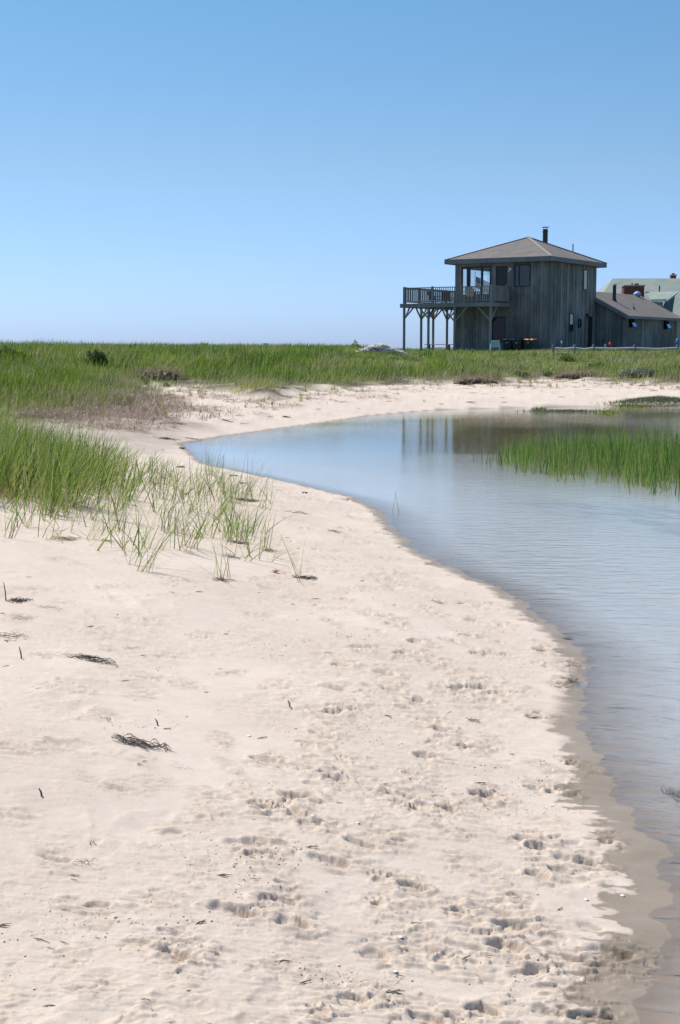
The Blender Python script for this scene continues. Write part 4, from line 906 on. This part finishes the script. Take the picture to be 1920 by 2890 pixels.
m_bin = simple('bin_green', (.012, .022, .018), .5); m_or = simple('orange_lid', (.62, .22, .05), .55)
bin_(1437, m_bin, 'black-green bin nearest the deck post, left of three'); bin_(1464, m_bin, 'black-green bin in the middle of three'); bin_(1497, m_or, 'dark bin with the orange lid, right of three')
# deck furniture
X, p = at_house(1331, -1.1)
def deck_chair(X, Y, rz, m_, lab, low=False):
    p = hw_(X, Y, FL); r = empty('deck_chair', p, rz, label=lab, cat='chair'); h = .28 if low else .42
    MB().box((-.26, -.28, h), (.26, .24, h+.03)).build('seat', m_, r); MB().prism([(-.26, .24, h+.02), (.26, .24, h+.02), (.26, .42, h+.5), (-.26, .42, h+.5)], (0, .025, 0)).build('backrest', m_, r)
    for sx in (-1, 1):
        for y0 in (-.24, .24): MB().bar((sx*.27, y0, 0), (sx*.27, y0, h+.18), .03).build('leg', m_dark, r)
        MB().box((sx*.27-.03, -.28, h+.18), (sx*.27+.03, .3, h+.21)).build('armrest', m_dark, r)
deck_chair(X, -1.1, RZ+R(180), m_beige, 'beige canvas chair on the deck in front of the big window')
m_wd = simple('dark_wood', (.07, .06, .055), .7)
deck_chair(-7.0, 1.2, RZ+R(200), m_wd, 'dark wooden chair on the deck beside the house corner', True); deck_chair(-7.0, -.2, RZ+R(160), m_wd, 'dark wooden chair in the middle of the open deck', True)
p = hw_(-6.9, 2.4, FL); r = empty('deck_table', p, RZ, label='small low dark table at the back of the deck', cat='table'); MB().box((-.4, -.3, .4), (.4, .3, .44)).build('tabletop', m_wd, r)
for sx in (-1, 1):
    for sy in (-1, 1): MB().box((sx*.34-.02, sy*.24-.02, 0), (sx*.34+.02, sy*.24+.02, .4)).build('leg', m_wd, r)
# hanging wind chime below the deck
p = hw_(-1.95, -.9, FL-.24); s = MB()
for k in range(4): s.tube([(.04*math.cos(k*1.6), .04*math.sin(k*1.6), -.55), (.03*math.cos(k*1.6), .03*math.sin(k*1.6), -.12)], .012, 6)
s.tube([(0, 0, -.12), (0, 0, -.1)], .06, 8).tube([(0, 0, -.1), (0, 0, 0)], .004, 4)
# picnic table
X, p = at_house(1240, 1.2); r = empty('picnic_table', (p[0], p[1], HZ+.0), R(-8), label='pale wooden picnic table under the raised deck', cat='table')
tz = .62
s = MB(); 
for k in range(5): s.box((-.88, -.36+k*.145, tz-.04), (.88, -.225+k*.145, tz))
s.build('tabletop', m_rail, r)
for sy in (-1, 1): MB().box((-.85, sy*.68-.12, .38), (.85, sy*.68+.12, .42)).build('bench', m_rail, r)
for sx in (-1, 1):
    for sy in (-1, 1): MB().bar((sx*.6, sy*.6, 0), (sx*.6, sy*.2, tz-.04), .09, .04).build('leg', m_wd, r)
    MB().box((sx*.6-.02, -.75, .32), (sx*.6+.02, .75, .38)).build('crossbar', m_wd, r)
# flagpoles and flag seen through the corner window
def pole(px, ytop, d, lab):
    x0, y0, z0 = at_d(px, ytop, d); g0 = gz(x0, y0); r = empty('flagpole', (x0, y0, g0), 0, label=lab, cat='flagpole'); MB().tube([(0, 0, -.2), (0, 0, z0-g0)], [.035, .02], 8).build('pole', m_w, r); MB().tube([(0, 0, z0-g0), (0, 0, z0-g0+.05)], .04, 8).build('finial', m_w, r); return x0, y0, z0
m_w = simple('pole_white', (.7, .72, .74), .4)
x0, y0, z0 = pole(1341.5, 770, 93, 'thin pole carrying the flag, behind the corner window'); pole(1378, 762, 95, 'bare white pole seen through the right pane of the corner window')
m_flag, t, b = mat('flag_cloth'); tc = N(t, 'ShaderNodeTexCoord'); sx = N(t, 'ShaderNodeSeparateXYZ'); t.links.new(tc.outputs['UV'], sx.inputs[0])
st = math_(t, 'GREATER_THAN', math_(t, 'FRACT', math_(t, 'MULTIPLY', sx.outputs[1], 6.5), 0), .5)
col = mix(t, st, (.55, .03, .05), (.8, .8, .8)); can = math_(t, 'MULTIPLY', math_(t, 'LESS_THAN', sx.outputs[0], .42), math_(t, 'GREATER_THAN', sx.outputs[1], .46))
vo = N(t, 'ShaderNodeTexVoronoi', Scale=1.); mp = N(t, 'ShaderNodeMapping'); mp.inputs['Scale'].default_value = (14, 16, 1); t.links.new(tc.outputs['UV'], mp.inputs[0]); t.links.new(mp.outputs[0], vo.inputs['Vector'])
star = math_(t, 'LESS_THAN', vo.outputs['Distance'], .22); t.links.new(mix(t, can, col, mix(t, star, (.02, .04, .16), (.8, .8, .8))), b.inputs['Base Color']); b.inputs['Roughness'].default_value = .8
nx, nz = 24, 12; V = []; F = []; UV = []
for i in range(nx+1):
    for j in range(nz+1):
        a, c_ = i/nx, j/nz; V.append((a*1.15, .10*math.sin(a*7)*a, c_*.72-.45*a-.12*a*a)); UV.append((a, c_))
for i in range(nx):
    for j in range(nz): k = i*(nz+1)+j; F.append((k, k+nz+1, k+nz+2, k+1))
me = bpy.data.meshes.new('flag'); me.from_pydata(V, [], F); uv = me.uv_layers.new(name='UVMap')
for lp in me.loops: uv.data[lp.index].uv = UV[lp.vertex_index]
o = link('flag', me, m_flag, label='red, white and blue striped flag drooping behind the corner window', cat='flag'); o.location = (x0+.04, y0, z0-.95)
sm = o.modifiers.new('thick', 'SOLIDIFY'); sm.thickness = .004
# split-rail fence
fr = empty('split_rail_fence', at_d(1740, 985, 74)[:2]+(0,), 0, label='low pale split-rail fence in front of the right wing', cat='fence'); fx, fy = fr.location.x, fr.location.y
fp = [(1562, 71.5), (1622, 72.5), (1675, 73.4), (1791, 75), (1912, 76.8), (2040, 78.5)]; P = []
for px, d in fp:
    xx, yy, zz = at_d(px, 974, d); P.append((xx-fx, yy-fy, zz)); g0 = gz(xx, yy); MB().box((xx-fx-.06, yy-fy-.06, g0-.3), (xx-fx+.06, yy-fy+.06, max(zz, 1.9)+.03), .2).build('post', m_deck, fr, bevel=.01)
for (a, b_) in zip(P[:-1], P[1:]):
    q = random.uniform(-.02, .02); zt = 1.80
    MB().tube([(a[0], a[1]-.02, zt+.02), ((a[0]+b_[0])/2, (a[1]+b_[1])/2-.02, zt-.03+q), (b_[0], b_[1]-.02, zt+.03)], [.055, .068, .055], 7).build('rail', m_rail, fr)
    MB().tube([(a[0], a[1]+.03, zt-.28), ((a[0]+b_[0])/2, (a[1]+b_[1])/2+.03, zt-.24), (b_[0], b_[1]+.03, zt-.27)], [.04, .05, .04], 7).build('rail', m_rail, fr)
# small things by the fence
def ball(name, px, py, d, r, col, lab, cat, sq=1):
    x0, y0, z0 = at_d(px, py, d); s = MB(); s.tube([(0, 0, -r*sq+2*r*sq*k/8) for k in range(9)], [r*max(.1, math.sin(math.pi*(k/8*.86+.07)))*1. for k in range(9)], 12)
    o = s.build(name, simple(name+'_'+cat, col, .5), smooth=True, label=lab, cat=cat); o.location = (x0, y0, z0); return o
ball('buoy', 1722, 972, 79, .09, (.75, .06, .03), 'small red buoy hanging by the wing wall behind the fence', 'buoy', 1.5); ball('buoy', 1860, 995, 72, .06, (.8, .55, .45), 'pale pinkish float in the grass in front of the fence', 'float')
ball('buoy', 1708, 975, 79, .07, (.6, .62, .65), 'pale grey float left of the red buoy', 'float', 1.4); ball('buoy', 1585.5, 966, 78, .05, (.4, .6, .75), 'tiny pale blue float against the right house wall', 'float', 1.6)
ball('water_can', 1912, 966, 84, .13, (.08, .18, .45), 'blue container at the right end of the low wing', 'container', 1.8)
# rubble heap
x0, y0, z0 = at_d(1075, 986, 74); r = empty('rubble_heap', (x0, y0, gz(x0, y0)), 0, label='pale heap of driftwood and stones on the dune crest left of the deck', cat='heap'); q = random.Random(5); s = MB(); top = 1.99-gz(x0, y0)
for k in range(230):
    a = q.gauss(0, .5); a = max(-1.25, min(1.3, a)); hh_ = top*(1.08-.12*a-.6*abs(a)**1.2)*q.random()**.4
    l = q.uniform(.08, .3); an = q.uniform(0, 3.14); c_ = Vector((a, q.uniform(-.35, .35), hh_)); dv = Vector((math.cos(an)*l, math.sin(an)*l*.6, q.uniform(-.05, .05))); s.tube([c_-dv, c_, c_+dv*.9], [.025, q.uniform(.03, .055), .02], 5)
s.build('driftwood', simple('bleached_wood', (.74, .70, .65), .85, .2, 9), r)
s = MB(); s.tube([(-1.25, 0, -.05), (-.6, 0, top*.55), (.1, 0, top*.62), (.7, 0, top*.45), (1.35, 0, -.05)], [.06, .12, .16, .12, .06], 8); s.build('sand_core', simple('heap_sand', (.5, .45, .4), .9), r)
# far specks on the crest
x0, y0, z0 = at_d(577, 975, 170); r = empty('beach_tent', (x0, y0, -.4), 0, label='tiny cream beach tent with a blue base far off on the skyline', cat='tent')
zt = z0+.4; MB().prism([(-.5, 0, zt-.3), (.5, 0, zt-.3), (.35, 0, zt+.25), (-.35, 0, zt+.25)], (0, .8, 0)).build('canopy', simple('cream_cloth', (.7, .6, .4), .8), r); MB().box((-1.3, 0, zt-.7), (1.3, .8, zt-.31)).build('base', simple('sky_cloth', (.2, .5, .65), .7), r)
for sx in (-1, 1): MB().box((sx*1.1-.03, .4, -3), (sx*1.1+.03, .46, zt-.7)).build('pole', m_galv, r)
x0, y0, z0 = at_d(752, 975.5, 420); r = empty('motor_boat', (x0, y0, -1.2), 0, label='tiny white boat far off on the skyline', cat='boat')
MB().prism([(-2.2, 0, 0), (2, 0, 0), (2.9, 0, 1.2), (-2.4, 0, 1.1)], (0, 1.8, 0)).build('hull', simple('boat_white', (.8, .8, .8), .4), r); MB().prism([(-1.2, .3, 1.1), (1, .3, 1.15), (.5, .3, 4.1), (-1, .3, 4.1)], (0, 1.2, 0)).build('cabin', simple('boat_cabin', (.8, .8, .82), .4), r)
# ------------------------------------------------------------ neighbouring house
NB = empty('neighbour_house', (28, 110, 1.3), 0, label='distant pale house with grey-green roof and brick chimneys, right edge', cat='house')
bz = 7.05-1.3
rl, rr2, ye, yb, ez2 = 21.1-28, 12, -5, 5, 2.6
s = MB(); el = 18.2-28
s.prism([(el, ye, ez2), (rr2+2.5, ye, ez2), (rr2, 0, bz), (rl, 0, bz)], (0, 0, .08)).prism([(rr2+2.5, yb, ez2), (el, yb, ez2), (rl, 0, bz), (rr2, 0, bz)], (0, 0, .08)).prism([(el, yb, ez2), (el, ye, ez2), (rl, 0, bz)], (0, 0, .075)).prism([(rr2+2.5, ye, ez2), (rr2+2.5, yb, ez2), (rr2, 0, bz)], (0, 0, .075))
s.build('roof', m_roof2, NB)
m_pale = simple('pale_siding', (.42, .45, .47), .7); m_whitet = simple('white_trim', (.7, .74, .76), .6)
MB().box((el+.6, ye+.5, -.6), (rr2+1.9, yb-.5, ez2)).build('wall', m_pale, NB)
def loc_nb(px, py, d): a, b_, c_ = at_d(px, py, d); return a-28, b_-110, c_-1.3
def bc(px0, px1, pt, d, dep, zb, nm='chimney', cap=True):
    a = loc_nb(px0, pt, d); b_ = loc_nb(px1, pt, d); c = MB().box((a[0], a[1], zb), (b_[0], a[1]+dep, a[2])).build(nm, m_brick, NB)
    MB().box((a[0]-.06, a[1]-.06, a[2]+.002), (b_[0]+.06, a[1]+dep+.06, a[2]+.09)).build('chimney_cap', simple('cap_stone', (.45, .32, .27), .8), c); return a, b_, c
a, b_, c = bc(1762, 1819, 808, 104, .9, 1.5)
mx_ = (a[0]+b_[0])/2; MB().tube([(mx_+.25, a[1]+.4, a[2]+.09), (mx_+.25, a[1]+.4, a[2]+.22)], .16, 10).build('flue', m_brick, c); MB().tube([(mx_-.1, a[1]+.4, a[2]+.09), (mx_-.1, a[1]+.4, a[2]+.26)], .09, 10).build('flue', m_galv, c)
a, b_, c = bc(1895, 1909, 778, 111, .45, 4.5); MB().box((a[0]+.1, a[1]+.1, a[2]+.09), (b_[0]-.1, a[1]+.35, a[2]+.2)).build('flue', m_brick, c)
a = loc_nb(1862, 806, 107.5); MB().tube([(a[0], a[1], a[2]-1.8), a], .05, 8).build('vent_pipe', m_dark, NB)
p1 = loc_nb(1822, 826, 104); p2 = loc_nb(1909, 825, 103.5); p3 = loc_nb(1882, 846, 102); p4 = loc_nb(1836, 848, 102)
dz = MB().prism([p4, p3, p2, p1], (0, 0, .06)).build('dormer_roof', m_roof2, NB)
s = MB(); q1 = Vector(p3); q2 = Vector(p2); s.bar(q1+Vector((0, -.05, -.05)), q2+Vector((.03, -.05, -.05)), .08, .14); s.bar(Vector(p4)+Vector((0, -.05, -.05)), q1+Vector((0, -.05, -.05)), .08, .14); s.build('dormer_trim', m_whitet, NB)
p5 = loc_nb(1898, 885, 103.2); p6 = loc_nb(1873, 870, 102.3)
MB().prism([Vector(p3)+Vector((0, .05, -.06)), p6, p5, Vector(p2)+Vector((-.05, .05, -.06))], (-.05, .12, 0)).build('dormer_side', simple('teal_siding', (.05, .13, .16), .7), NB)
p7 = loc_nb(1838, 850, 102.3); p8 = loc_nb(1872, 850, 102.3); MB().box((p7[0], p7[1], p7[2]-1.2), (p8[0], p7[1]+.1, p7[2]-.06)).build('dormer_wall', simple('grey_siding', (.28, .31, .34), .7), NB)
ball('tarp_bundle', 1799, 831, 95.4, .28, (.22, .32, .55), 'blue bundle against the big brick chimney above the low wing ridge', 'bundle', .8)
